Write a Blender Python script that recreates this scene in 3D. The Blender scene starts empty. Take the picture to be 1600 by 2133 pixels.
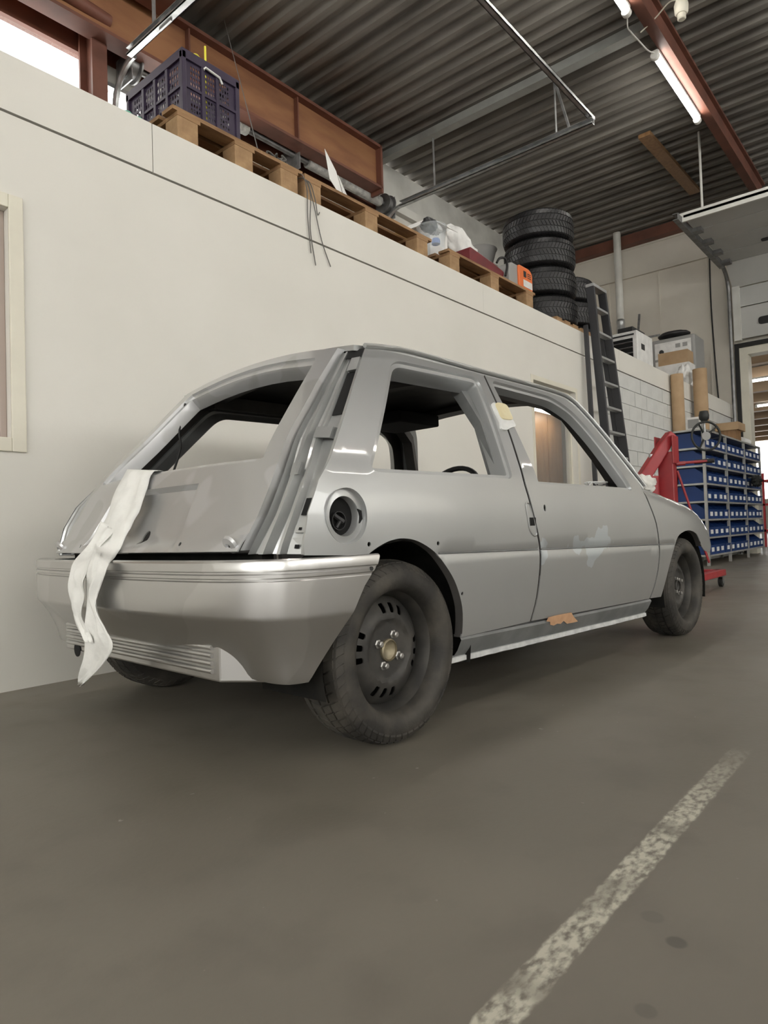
import bpy, math, random
from mathutils import Vector, Matrix
from mathutils.geometry import delaunay_2d_cdt
random.seed(7)
PI = math.pi
SC = bpy.context.scene
COL = SC.collection
# ------------------------------------------------------------------ camera
cam_d = bpy.data.cameras.new('camera')
cam = bpy.data.objects.new('camera', cam_d); COL.objects.link(cam)
cam_d.sensor_fit = 'HORIZONTAL'; cam_d.sensor_width = 36.0
cam_d.lens = 1410.56 / 1600 * 36.0
cam_d.clip_start = 0.05; cam_d.clip_end = 200
_R = Vector((0.6452, -0.7633, -0.0327)); _U = Vector((-0.0013, -0.0439, 0.999)); _F = Vector((0.764, 0.6445, 0.0293))
_F.normalize(); _R = (_R - _F * _R.dot(_F)).normalized(); _U = _R.cross(_F)
cam.matrix_world = Matrix(((_R.x, _U.x, -_F.x, 0.0), (_R.y, _U.y, -_F.y, 0.0), (_R.z, _U.z, -_F.z, 0.633), (0, 0, 0, 1)))
SC.camera = cam
# ------------------------------------------------------------------ world and exposure
W = bpy.data.worlds.new('daylight'); SC.world = W; W.use_nodes = True
_bg = W.node_tree.nodes['Background']
_bg.inputs['Color'].default_value = (1.0, 0.985, 0.945, 1); _bg.inputs['Strength'].default_value = 3.6
SC.view_settings.view_transform = 'Standard'; SC.view_settings.look = 'None'
SC.view_settings.exposure = 0.93; SC.view_settings.gamma = 1.0; SC.view_settings.use_curve_mapping = False
TUBE_POWER = 30.0
# ------------------------------------------------------------------ materials
MATS = {}
def mk(name, col, rough=.6, metal=0.0, col2=None, scale=6.0, detail=4.0, lo=.4, hi=.65, bump=0.0, bscale=None, coat=0.0, spec=.5,
       emit=None, estr=0.0, stretch=(1, 1, 1), trans=0.0, alpha=1.0, rough2=None):
    m = bpy.data.materials.new(name); m.use_nodes = True; nt = m.node_tree; N = nt.nodes; L = nt.links
    b = N['Principled BSDF']
    b.inputs['Base Color'].default_value = (*col, 1); b.inputs['Roughness'].default_value = rough
    b.inputs['Metallic'].default_value = metal; b.inputs['Specular IOR Level'].default_value = spec
    b.inputs['Coat Weight'].default_value = coat; b.inputs['Coat Roughness'].default_value = .06
    b.inputs['Transmission Weight'].default_value = trans; b.inputs['Alpha'].default_value = alpha
    if emit: b.inputs['Emission Color'].default_value = (*emit, 1); b.inputs['Emission Strength'].default_value = estr
    if col2 is not None or bump or rough2 is not None:
        tc = N.new('ShaderNodeTexCoord'); mp = N.new('ShaderNodeMapping'); mp.inputs['Scale'].default_value = stretch
        L.new(tc.outputs['Object'], mp.inputs['Vector'])
        if col2 is not None or rough2 is not None:
            n = N.new('ShaderNodeTexNoise'); n.inputs['Scale'].default_value = scale; n.inputs['Detail'].default_value = detail
            L.new(mp.outputs[0], n.inputs['Vector'])
            r = N.new('ShaderNodeMapRange'); r.inputs['From Min'].default_value = lo; r.inputs['From Max'].default_value = hi
            L.new(n.outputs['Fac'], r.inputs['Value'])
            if col2 is not None:
                x = N.new('ShaderNodeMix'); x.data_type = 'RGBA'
                x.inputs[6].default_value = (*col, 1); x.inputs[7].default_value = (*col2, 1)
                L.new(r.outputs[0], x.inputs[0]); L.new(x.outputs[2], b.inputs['Base Color'])
            if rough2 is not None:
                q = N.new('ShaderNodeMapRange'); q.inputs['To Min'].default_value = rough; q.inputs['To Max'].default_value = rough2
                L.new(r.outputs[0], q.inputs['Value']); L.new(q.outputs[0], b.inputs['Roughness'])
        if bump:
            n2 = N.new('ShaderNodeTexNoise'); n2.inputs['Scale'].default_value = bscale or scale * 4; n2.inputs['Detail'].default_value = 5
            L.new(mp.outputs[0], n2.inputs['Vector'])
            bp = N.new('ShaderNodeBump'); bp.inputs['Strength'].default_value = bump; bp.inputs['Distance'].default_value = .01
            L.new(n2.outputs['Fac'], bp.inputs['Height']); L.new(bp.outputs[0], b.inputs['Normal'])
    MATS[name] = m
    return m
mk('wall_paint', (.735, .72, .665), .55, col2=(.70, .685, .63), scale=1.3, bump=.05, bscale=60)
mk('block_paint', (.66, .67, .65), .6, col2=(.58, .59, .57), scale=3, bump=.25, bscale=50)
mk('concrete_white', (.60, .60, .56), .7, col2=(.45, .45, .42), scale=1.6, bump=.1)
mk('panel_cream', (.66, .625, .55), .6, col2=(.58, .545, .48), scale=.9, bump=.03)
mk('groove', (.09, .085, .08), .8)
mk('block_joint', (.40, .40, .38), .8)
mk('cream_frame', (.74, .71, .60), .45, col2=(.68, .65, .55), scale=4)
mk('sash_grey', (.40, .33, .29), .6)
mk('wood_brown', (.30, .17, .08), .45, col2=(.22, .12, .055), scale=3, stretch=(6, 6, .6))
mk('blind', (.42, .33, .25), .6, col2=(.36, .28, .21), scale=2, stretch=(8, 8, .3))
mk('red_steel', (.17, .065, .042), .6, col2=(.12, .048, .032), scale=3, bump=.05)
mk('header_wood', (.27, .125, .055), .6, col2=(.20, .085, .04), scale=2, stretch=(.6, 2, 3))
mk('deck_steel', (.23, .215, .19), .6, metal=.1, col2=(.10, .092, .08), scale=2.0, detail=6, stretch=(2.5, .3, 1), lo=.35, hi=.7)
mk('grey_beam', (.34, .35, .33), .5, metal=.3, col2=(.27, .275, .26), scale=3)
mk('galv', (.52, .53, .53), .38, metal=.8, col2=(.36, .37, .37), scale=8)
mk('galv_dark', (.25, .25, .25), .45, metal=.7, col2=(.16, .16, .16), scale=8)
mk('white_pipe', (.66, .66, .62), .5, col2=(.58, .58, .54), scale=3)
mk('grey_pipe', (.40, .40, .375), .7, col2=(.25, .25, .235), scale=14)
mk('joist_wood', (.50, .36, .23), .6, col2=(.42, .29, .18), scale=2, stretch=(2, .3, 2))
mk('door_white', (.50, .50, .48), .55, col2=(.45, .45, .43), scale=1.2)
mk('rubber_black', (.012, .012, .012), .6)
mk('black_plastic', (.018, .018, .019), .45, col2=(.03, .03, .031), scale=9)
mk('tube_white', (.8, .8, .76), .5)
mk('tube_light', (1, 1, 1), .5, emit=(1.0, .965, .90), estr=TUBE_POWER)
mk('far_tube_light', (1, 1, 1), .5, emit=(1.0, .97, .93), estr=7.0)
mk('office_light', (1, 1, 1), .5, emit=(1.0, .93, .80), estr=5.0)
def _glass():
    m = bpy.data.materials.new('glass'); m.use_nodes = True; N = m.node_tree.nodes; L = m.node_tree.links
    b = N['Principled BSDF']; b.inputs['Base Color'].default_value = (.95, .97, .96, 1); b.inputs['Roughness'].default_value = .02
    b.inputs['Specular IOR Level'].default_value = .6
    t = N.new('ShaderNodeBsdfTransparent'); x = N.new('ShaderNodeMixShader'); x.inputs[0].default_value = .10
    L.new(t.outputs[0], x.inputs[1]); L.new(b.outputs[0], x.inputs[2]); L.new(x.outputs[0], N['Material Output'].inputs['Surface'])
    MATS['glass'] = m
_glass()
SPOTS = ((1.066, .350, .017, .6), (1.112, .401, .02, .25), (.893, .336, .016, .35))
def _floor():
    m = bpy.data.materials.new('floor_coating'); m.use_nodes = True; nt = m.node_tree; N = nt.nodes; L = nt.links
    b = N['Principled BSDF']; tc = N.new('ShaderNodeTexCoord'); sep = N.new('ShaderNodeSeparateXYZ')
    L.new(tc.outputs['Object'], sep.inputs[0])
    def noise(s, d=4, st=None):
        n = N.new('ShaderNodeTexNoise'); n.inputs['Scale'].default_value = s; n.inputs['Detail'].default_value = d
        if st:
            mp = N.new('ShaderNodeMapping'); mp.inputs['Scale'].default_value = st; L.new(tc.outputs['Object'], mp.inputs[0]); L.new(mp.outputs[0], n.inputs[0])
        else: L.new(tc.outputs['Object'], n.inputs[0])
        return n.outputs['Fac']
    def rng(v, a, c, o0=0., o1=1.):
        r = N.new('ShaderNodeMapRange'); r.inputs['From Min'].default_value = a; r.inputs['From Max'].default_value = c
        r.inputs['To Min'].default_value = o0; r.inputs['To Max'].default_value = o1; L.new(v, r.inputs[0]); return r.outputs[0]
    def mat2(op, a, c):
        q = N.new('ShaderNodeMath'); q.operation = op
        for i, v in enumerate((a, c)):
            if isinstance(v, (int, float)): q.inputs[i].default_value = v
            else: L.new(v, q.inputs[i])
        return q.outputs[0]
    def mix(f, c1, c2):
        x = N.new('ShaderNodeMix'); x.data_type = 'RGBA'
        L.new(f, x.inputs[0])
        for i, c in ((6, c1), (7, c2)):
            if isinstance(c, tuple): x.inputs[i].default_value = (*c, 1)
            else: L.new(c, x.inputs[i])
        return x.outputs[2]
    base = mix(rng(noise(1.1, 6), .35, .68), (.150, .134, .108), (.195, .176, .145))
    base = mix(rng(noise(5, 8), .52, .75, 0, .5), base, (.12, .108, .088))
    # scattered pale specks and scuffs
    base = mix(rng(noise(26, 3), .735, .775, 0, .8), base, (.36, .34, .30))
    base = mix(rng(noise(9, 6, (.5, 5, 1)), .70, .78, 0, .35), base, (.24, .225, .20))
    # worn white painted line running along the wall
    d = mat2('ABSOLUTE', mat2('ADD', mat2('SUBTRACT', sep.outputs['Y'], .480), mat2('MULTIPLY', mat2('SUBTRACT', noise(28, 3), .5), .016)), 0)
    band = rng(d, .024, .029, 1., 0.)
    endm = rng(sep.outputs['X'], 1.55, 2.08, 1., .12)
    wear = rng(noise(75, 9, (.6, 1, 1)), .36, .58)
    wear2 = mat2('MULTIPLY', rng(noise(6.5, 3), .30, .46, .15, 1.), rng(sep.outputs['X'], 2.05, 2.09, 1., 0.))
    msk = mat2('MULTIPLY', mat2('MULTIPLY', band, endm), mat2('MULTIPLY', wear, wear2))
    base = mix(mat2('MULTIPLY', msk, .9), base, (.54, .52, .43))
    for sx, sy, sr, sa in SPOTS:   # round oil stains
        dx = mat2('SUBTRACT', sep.outputs['X'], sx); dy = mat2('SUBTRACT', sep.outputs['Y'], sy)
        r2 = mat2('ADD', mat2('MULTIPLY', dx, dx), mat2('MULTIPLY', dy, dy))
        base = mix(rng(r2, sr * sr * .55, sr * sr, sa, 0.), base, (.06, .055, .046))
    L.new(base, b.inputs['Base Color'])
    L.new(mat2('ADD', rng(noise(2.2, 5), .3, .7, .40, .58), mat2('MULTIPLY', msk, .3)), b.inputs['Roughness'])
    bp = N.new('ShaderNodeBump'); bp.inputs['Strength'].default_value = .12; bp.inputs['Distance'].default_value = .004
    L.new(noise(55, 6), bp.inputs['Height']); L.new(bp.outputs[0], b.inputs['Normal'])
    MATS['floor_coating'] = m
_floor()
# ------------------------------------------------------------------ mesh helpers
class G:
    """collects vertices and faces; build() links them as one mesh object"""
    def __init__(s): s.v = []; s.f = []; s.mi = []; s.cur = 0
    def add(s, vs, fs):
        o = len(s.v); s.v += [tuple(v) for v in vs]; s.f += [tuple(i + o for i in f) for f in fs]; s.mi += [s.cur] * len(fs); return s
    def box(s, x0, x1, y0, y1, z0, z1, M=None):
        vs = [Vector((x, y, z)) for z in (z0, z1) for y in (y0, y1) for x in (x0, x1)]
        if M is not None: vs = [M @ v for v in vs]
        return s.add(vs, [(0, 2, 3, 1), (4, 5, 7, 6), (0, 1, 5, 4), (2, 6, 7, 3), (0, 4, 6, 2), (1, 3, 7, 5)])
    def prism(s, poly, axis, a0, a1, M=None):
        """polygon in the other two axes, extruded along axis"""
        def p(u, w, a): return Vector({'x': (a, u, w), 'y': (u, a, w), 'z': (u, w, a)}[axis])
        n = len(poly); vs = [p(u, w, a0) for u, w in poly] + [p(u, w, a1) for u, w in poly]
        if M is not None: vs = [M @ v for v in vs]
        fs = [(i, (i + 1) % n, n + (i + 1) % n, n + i) for i in range(n)] + [tuple(range(n))[::-1], tuple(range(n, 2 * n))]
        return s.add(vs, fs)
    def tube(s, path, r, n=8, cap=True, sx=1.0):
        path = [Vector(p) for p in path]; rs = r if isinstance(r, (list, tuple)) else [r] * len(path)
        vs = []; up = None; m = len(path)
        for i, p in enumerate(path):
            t = (path[min(i + 1, m - 1)] - path[max(i - 1, 0)])
            t = t.normalized() if t.length > 1e-9 else Vector((0, 0, 1))
            if up is None: up = Vector((0, 0, 1)) if abs(t.z) < .9 else Vector((1, 0, 0))
            a = t.cross(up)
            if a.length < 1e-6: a = t.orthogonal()
            a.normalize(); b = a.cross(t).normalized(); up = b
            for k in range(n):
                an = 2 * PI * (k + .5) / n
                vs.append(p + a * (rs[i] * sx * math.cos(an)) + b * (rs[i] * math.sin(an)))
        fs = [(i * n + k, i * n + (k + 1) % n, (i + 1) * n + (k + 1) % n, (i + 1) * n + k) for i in range(m - 1) for k in range(n)]
        if cap: fs += [tuple(range(n))[::-1], tuple((m - 1) * n + k for k in range(n))]
        return s.add(vs, fs)
    def lathe(s, prof, n=32, axis='z', M=None, close=False, cap=True):
        """prof: (radius, height) list"""
        vs = []; m = len(prof)
        for r, h in prof:
            for k in range(n):
                a = 2 * PI * k / n; c, d = r * math.cos(a), r * math.sin(a)
                vs.append(Vector({'z': (c, d, h), 'y': (c, h, d), 'x': (h, c, d)}[axis]))
        if M is not None: vs = [M @ v for v in vs]
        rows = m if close else m - 1
        fs = [(i * n + k, i * n + (k + 1) % n, ((i + 1) % m) * n + (k + 1) % n, ((i + 1) % m) * n + k) for i in range(rows) for k in range(n)]
        if cap and not close:
            if prof[0][0] > 1e-6: fs.append(tuple(range(n))[::-1])
            if prof[-1][0] > 1e-6: fs.append(tuple((m - 1) * n + k for k in range(n)))
        return s.add(vs, fs)
    def loft(s, secs, closed=False):
        m = len(secs); n = len(secs[0]); vs = [p for q in secs for p in q]
        fs = [(i * n + k, i * n + (k + 1) % n, (i + 1) * n + (k + 1) % n, (i + 1) * n + k) for i in range(m - 1) for k in range(n if closed else n - 1)]
        return s.add(vs, fs)
    def mesh(s, name, mats, smooth=None):
        me = bpy.data.meshes.new(name); me.from_pydata([tuple(v) for v in s.v], [], s.f)
        for m in (mats if isinstance(mats, (list, tuple)) else [mats]): me.materials.append(MATS[m] if isinstance(m, str) else m)
        if any(s.mi): me.polygons.foreach_set('material_index', s.mi)
        me.validate(); fixn(me)
        if smooth is not None:
            me.polygons.foreach_set('use_smooth', [True] * len(me.polygons))
            me.set_sharp_from_angle(angle=math.radians(smooth))
        return me
    def build(s, name, mats, parent=None, loc=None, rot=None, smooth=None, bevel=0):
        o = bpy.data.objects.new(name, s.mesh(name, mats, smooth)); COL.objects.link(o)
        if parent: o.parent = parent
        if loc is not None: o.location = loc
        if rot is not None: o.rotation_euler = rot
        if bevel:
            b = o.modifiers.new('bevel', 'BEVEL'); b.width = bevel; b.segments = 2; b.limit_method = 'ANGLE'
        return o
import bmesh
def fixn(me):
    bm = bmesh.new(); bm.from_mesh(me); bmesh.ops.recalc_face_normals(bm, faces=bm.faces); bm.to_mesh(me); bm.free()
def tag(o, label=None, cat=None, group=None, kind=None):
    if label: o['label'] = label
    if cat: o['category'] = cat
    if group: o['group'] = group
    if kind: o['kind'] = kind
    return o
def thing(name, label, cat, loc=(0, 0, 0), rz=0.0, group=None):
    o = bpy.data.objects.new(name, None); COL.objects.link(o); o.location = loc; o.rotation_euler = (0, 0, rz)
    o.empty_display_size = .1
    return tag(o, label, cat, group)
def struct(o): o['kind'] = 'structure'; return o
def dup(o, loc, rz=None, label=None, group=None, par=None):
    c = o.copy(); COL.objects.link(c)
    if par is not None: c.parent = par
    if loc is not None: c.location = loc
    if rz is not None: c.rotation_euler = (c.rotation_euler[0], c.rotation_euler[1], rz)
    if label: c['label'] = label
    if group: c['group'] = group
    for ch in o.children:
        d = ch.copy(); COL.objects.link(d); d.parent = c
        for gch in ch.children:
            e = gch.copy(); COL.objects.link(e); e.parent = d
    return c
def lerp(a, b, t): return a + (b - a) * t
def interp(x, xs, ys_):
    if x <= xs[0]: return ys_[0]
    for i in range(1, len(xs)):
        if x <= xs[i]: return lerp(ys_[i - 1], ys_[i], (x - xs[i - 1]) / (xs[i] - xs[i - 1]))
    return ys_[-1]
def spl(xs, ys_):
    """smooth monotone-ish cubic through points"""
    n = len(xs); d = [(ys_[i + 1] - ys_[i]) / (xs[i + 1] - xs[i]) for i in range(n - 1)]
    m = [d[0]] + [0 if d[i - 1] * d[i] <= 0 else 2 * d[i - 1] * d[i] / (d[i - 1] + d[i]) for i in range(1, n - 1)] + [d[-1]]
    def f(x):
        if x <= xs[0]: return ys_[0] + m[0] * (x - xs[0])
        if x >= xs[-1]: return ys_[-1] + m[-1] * (x - xs[-1])
        i = 0
        while x > xs[i + 1]: i += 1
        h = xs[i + 1] - xs[i]; t = (x - xs[i]) / h
        return (2*t**3 - 3*t*t + 1) * ys_[i] + (t**3 - 2*t*t + t) * h * m[i] + (3*t*t - 2*t**3) * ys_[i + 1] + (t**3 - t*t) * h * m[i + 1]
    return f
def catmull(pts, n=6, closed=False):
    P = [Vector(p) for p in pts]; m = len(P); out = []
    for i in range(m if closed else m - 1):
        g = (lambda k: P[k % m]) if closed else (lambda k: P[max(0, min(m - 1, k))])
        a, b, c, d = g(i - 1), g(i), g(i + 1), g(i + 2)
        for k in range(n):
            t = k / n
            out.append(.5 * ((2 * b) + (c - a) * t + (2 * a - 5 * b + 4 * c - d) * t * t + (3 * b - a - 3 * c + d) * t ** 3))
    if not closed: out.append(P[-1])
    return [tuple(p) for p in out]
def fillet(pts, r, n=5):
    """round the corners of a closed 2-D polygon"""
    out = []; m = len(pts); rs = r if isinstance(r, (list, tuple)) else [r] * m
    for i in range(m):
        p = Vector(pts[i]); a = Vector(pts[i - 1]) - p; b = Vector(pts[(i + 1) % m]) - p
        q = min(rs[i], a.length * .48, b.length * .48)
        if q < 1e-5: out.append(tuple(p)); continue
        A = p + a.normalized() * q; B_ = p + b.normalized() * q
        for k in range(n + 1):
            t = k / n; out.append(tuple(A * (1 - t) ** 2 + p * 2 * t * (1 - t) + B_ * t * t))
    return out
def inpoly(x, y, poly):
    c = False; n = len(poly); j = n - 1
    for i in range(n):
        xi, yi = poly[i]; xj, yj = poly[j]
        if (yi > y) != (yj > y) and x < (xj - xi) * (y - yi) / (yj - yi) + xi: c = not c
        j = i
    return c
def resample(poly, step, closed=True):
    out = []; n = len(poly)
    for i in range(n if closed else n - 1):
        a = Vector(poly[i]); b = Vector(poly[(i + 1) % n]); k = max(1, math.ceil((b - a).length / step))
        for t in range(k): out.append(tuple(a.lerp(b, t / k)))
    if not closed: out.append(tuple(poly[-1]))
    return out
def cdt(outline, holes=(), step=.05, lines=()):
    outline = resample(outline, step); holes = [resample(h, step) for h in holes]; lines = [resample(l, step, False) for l in lines]
    vs = []; es = []
    def loop(pl, closed):
        o = len(vs); vs.extend(Vector(p) for p in pl); n = len(pl)
        es.extend((o + i, o + (i + 1) % n) for i in range(n if closed else n - 1))
    loop(outline, True)
    for h in holes: loop(h, True)
    for l in lines: loop(l, False)
    bnd = list(vs)
    xs = [p[0] for p in outline]; zs = [p[1] for p in outline]
    cell = {}
    for p in bnd: cell.setdefault((int(p[0] // step), int(p[1] // step)), []).append(p)
    i = 0; z = min(zs)
    while z < max(zs):
        x = min(xs) + (step / 2 if i % 2 else 0)
        while x < max(xs):
            near = False; cx, cz = int(x // step), int(z // step)
            for a in (-1, 0, 1):
                for b in (-1, 0, 1):
                    for q in cell.get((cx + a, cz + b), ()):
                        if (q[0] - x) ** 2 + (q[1] - z) ** 2 < (.55 * step) ** 2: near = True
            if not near and inpoly(x, z, outline) and not any(inpoly(x, z, h) for h in holes): vs.append(Vector((x, z)))
            x += step
        z += step * .866; i += 1
    r = delaunay_2d_cdt(vs, es, [], 0, 1e-6)
    ov, of = r[0], r[2]; fs = []
    for t in of:
        cx = sum(ov[k][0] for k in t) / len(t); cz = sum(ov[k][1] for k in t) / len(t)
        if inpoly(cx, cz, outline) and not any(inpoly(cx, cz, h) for h in holes): fs.append(list(t))
    return [(v[0], v[1]) for v in ov], fs
def nrm(fm, u, v, e=.003):
    a = Vector(fm(u + e, v)) - Vector(fm(u - e, v)); b = Vector(fm(u, v + e)) - Vector(fm(u, v - e))
    return a.cross(b).normalized()
def panel(name, outline, fm, mats, parent, holes=(), step=.05, lines=(), thick=.004, out=None, angle=40, loc=None):
    """sheet panel: 2-D outline with holes laid on the surface fm(u, v), given a thickness away from the direction out"""
    uv, fs = cdt(outline, holes, step, lines)
    P = [Vector(fm(*q)) for q in uv]; Nn = [nrm(fm, *q) for q in uv]
    if out is not None:
        o = Vector(out)
        Nn = [n if n.dot(o) > 0 else -n for n in Nn]
    used = sorted({k for f in fs for k in f}); mp = {k: i for i, k in enumerate(used)}; m = len(used)
    top = []
    for f in fs:
        a, b, c = (P[k] for k in f[:3]); n = (b - a).cross(c - a)
        if n.dot(Nn[f[0]]) < 0: f = f[::-1]
        top.append([mp[k] for k in f])
    vs = [P[k] for k in used] + [P[k] - Nn[k] * thick for k in used]
    edges = {}
    for f in top:
        for i in range(len(f)): edges[(f[i], f[(i + 1) % len(f)])] = 1
    bd = [(a, b) for a, b in edges if (b, a) not in edges]
    me = bpy.data.meshes.new(name)
    faces = [tuple(f) for f in top] + [tuple(m + k for k in f[::-1]) for f in top] + [(b, a, m + a, m + b) for a, b in bd]
    me.from_pydata([tuple(v) for v in vs], [], faces)
    mats = mats if isinstance(mats, (list, tuple)) else [mats]
    for q in mats: me.materials.append(MATS[q])
    if len(mats) > 1: me.polygons.foreach_set('material_index', [0] * len(top) + [1] * len(top) + [0] * len(bd))
    me.polygons.foreach_set('use_smooth', [True] * len(faces)); me.update()
    me.set_sharp_from_angle(angle=math.radians(angle))
    o = bpy.data.objects.new(name, me); COL.objects.link(o); o.parent = parent
    if loc is not None: o.location = loc
    return o
def offset_poly(poly, d):
    """move a closed polygon inwards by d"""
    n = len(poly); area = sum(poly[i - 1][0] * poly[i][1] - poly[i][0] * poly[i - 1][1] for i in range(n)); s = 1 if area > 0 else -1
    out = []
    for i in range(n):
        a = Vector(poly[i]) - Vector(poly[i - 1]); b = Vector(poly[(i + 1) % n]) - Vector(poly[i])
        t = (a.normalized() + b.normalized()) if a.length > 1e-9 and b.length > 1e-9 else (a + b)
        t.normalize(); out.append((poly[i][0] - t.y * d * s, poly[i][1] + t.x * d * s))
    return out
def flange(name, outline, fm, prof, mat, parent, out, step=.05, angle=35):
    """rim around an opening: prof is a list of (inset, depth)"""
    outl = resample(outline, step); o = Vector(out); g = G(); rows = []
    for ins, dep in prof:
        row = []
        for u, v in offset_poly(outl, ins):
            n = nrm(fm, u, v); n = n if n.dot(o) > 0 else -n
            row.append(Vector(fm(u, v)) - n * dep)
        row.append(row[0]); rows.append(row)
    g.loft(rows)
    return g.build(name, mat, parent, smooth=angle)
# ================================================================== THE HALL
YW = 3.143; ZD = 2.822; YO = 6.85; XE = 14.2; ZC = 6.62
g = G(); g.box(-10, 40, -14, 10, -.1, 0); struct(g.build('floor', 'floor_coating'))
# --- inner wall with two window openings
fmw = lambda u, v: (u, YW, v)
W1 = (.25, 1.212, 1.098, 2.118); W2 = (6.085, 7.06, .95, 2.095)
rect = lambda a, b, c, d: [(a, c), (b, c), (b, d), (a, d)]
wall_left = struct(panel('wall_left', rect(-6, 7.8, 0, 2.548), fmw, 'wall_paint', None, holes=[rect(*W1), rect(*W2)], step=.5, thick=.14, out=(0, -1, 0)))
g = G(); g.box(7.8, XE, YW + .012, YW + .14, 0, 2.548); g.build('block_backing', 'block_joint', wall_left)
g = G(); g.box(-6, XE, YW + .02, YW + .14, 2.54, 2.57); g.build('joint', 'groove', wall_left)
# painted concrete blocks beyond the ladder
BW, BH = .44, .195
bg = G(); bg.box(0, BW - .008, 0, .05, 0, BH - .008); bme = bg.mesh('block', 'block_paint')
for r in range(14):
    z = 2.548 - (r + 1) * BH
    if z < -.2: break
    z0 = max(z, 0)
    n = 15
    for i in range(n):
        x = 7.80 + i * BW - (BW / 2 if r % 2 else 0)
        xa = max(x, 7.80); xb = min(x + BW, XE)
        if xb - xa < .06: continue
        o = bpy.data.objects.new('block', bme); COL.objects.link(o); o.parent = wall_left
        o.location = (xa + .004, YW - .001 + random.uniform(-.0025, .0025), z0 + .004)
        o.scale = ((xb - xa) / BW, 1, (z + BH - z0) / BH)
# fascia boards along the edge of the deck
t1 = G(); t1.box(-6, XE, YW + .03, YW + .14, 2.57, ZD - .005); trim1 = struct(t1.build('trim_1', 'groove'))
for a, b in ((-6, 1.932), (1.937, 5.2), (5.202, 8.4), (8.404, 11.2), (11.204, XE)):
    g = G(); g.box(a, b, YW, YW + .03, 2.561, ZD); g.build('fascia_board', 'wall_paint', trim1)
# storage deck over the offices
g = G(); g.box(-6, XE, YW + .14, YO, ZD - .10, ZD - .004); struct(g.build('deck_slab', 'header_wood'))
# --- window_1: cream frame with a blind behind the pane
def window(name, W, fw, depth, proud, sash='cream_frame'):
    a, b, c, d = W; w = struct(bpy.data.objects.new(name, None)); COL.objects.link(w); w.location = (a, YW, c)
    w_, h_ = b - a, d - c
    g = G()
    for x0, x1, z0, z1 in ((-fw, 0, -fw, h_ + fw), (w_, w_ + fw, -fw, h_ + fw), (0, w_, -fw, 0), (0, w_, h_, h_ + fw)):
        g.box(x0, x1, -proud, .0, z0, z1)
    g.build('frame', 'cream_frame', w, bevel=.004)
    g = G(); q = .03
    for x0, x1, z0, z1 in ((0, q, 0, h_), (w_ - q, w_, 0, h_), (q, w_ - q, 0, q), (q, w_ - q, h_ - q, h_)):
        g.box(x0, x1, depth - .03, depth + .03, z0, z1)
    g.build('sash', sash, w, bevel=.004)
    g = G(); g.box(q, w_ - q, depth - .003, depth + .003, q, h_ - q); g.build('pane', 'glass', w)
    return w
w1 = window('window_1', W1, .062, .07, .012, 'sash_grey')
for i in range(12):
    g = G(); x = .02 + i * .079; g.box(x, x + .074, .115, .121, .02, 1.0); g.build('blind_slat', 'blind', w1)
w2 = window('window_2', W2, .05, .09, .004)
# room behind window_2
g = G(); g.box(5.0, 13.0, 5.25, 5.33, 0, 2.7); struct(g.build('wall_office', 'cream_frame'))
g = G(); g.box(5.0, 5.06, YW + .14, 5.25, 0, 2.7); struct(g.build('wall_office_side', 'cream_frame'))
g = G(); g.box(12.9, 13.0, YW + .14, 5.25, 0, 2.7); struct(g.build('wall_office_end', 'cream_frame'))
# --- outer wall
g = G()
g.box(-6, 8.25, YO, YO + .15, 0, 4.2)
g.box(-6, 3.60, YO, YO + .15, 4.2, 5.33); g.box(-6, -5, YO, YO + .15, 5.33, 5.82)
g.box(3.46, 3.60, YO, YO + .15, 5.33, 5.82); g.box(8.25, XE, YO, YO + .15, 0, ZC)
g.box(5.3, 8.25, YO, YO + .15, 4.2, 5.7); g.box(3.60, 5.3, YO, YO + .15, 5.62, 5.82)
wo = struct(g.build('wall_outer', 'concrete_white'))
g = G(); g.box(-6, 8.25, YO, YO + .15, 5.82, ZC + .3); struct(g.build('wall_outer_cladding', 'red_steel'))
g = G(); g.box(5.3, 8.25, YO, YO + .15, 5.7, 5.82); g.build('cladding_strip', 'red_steel', wo)
# white ledge on the far part of the outer wall
g = G(); g.box(8.25, XE, YO - .10, YO, 5.86, 6.0); struct(g.build('trim_2', 'concrete_white'))
# high window, lengthened out of view to brighten the roof deck
w3 = struct(bpy.data.objects.new('window_3', None)); COL.objects.link(w3); w3.location = (-5.0, YO, 5.33)
poly = fillet(rect(0, 8.46, 0, .49), .05); inner = fillet(rect(.05, 8.41, .04, .45), .05)
panel('frame', poly, lambda u, v: (u, -.02, v), 'red_steel', w3, holes=[inner], step=.3, thick=.06, out=(0, -1, 0))
g = G(); g.box(.04, 8.42, .03, .036, .03, .46); g.build('pane', 'glass', w3)
# glazed section of the walled-off sectional door
w4 = struct(bpy.data.objects.new('window_4', None)); COL.objects.link(w4); w4.location = (3.60, YO, 4.2)
g = G()
for k in range(3): g.box(k * .825, k * .825 + .05, -.02, .05, 0, 1.42)
for z in (0, .46, .93, 1.38): g.box(.05, 1.65, -.02, .05, z, z + .045)
g.build('frame', 'galv', w4)
g = G(); g.box(.02, 1.68, .02, .026, .02, 1.4); g.build('pane', 'glass', w4)
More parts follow.
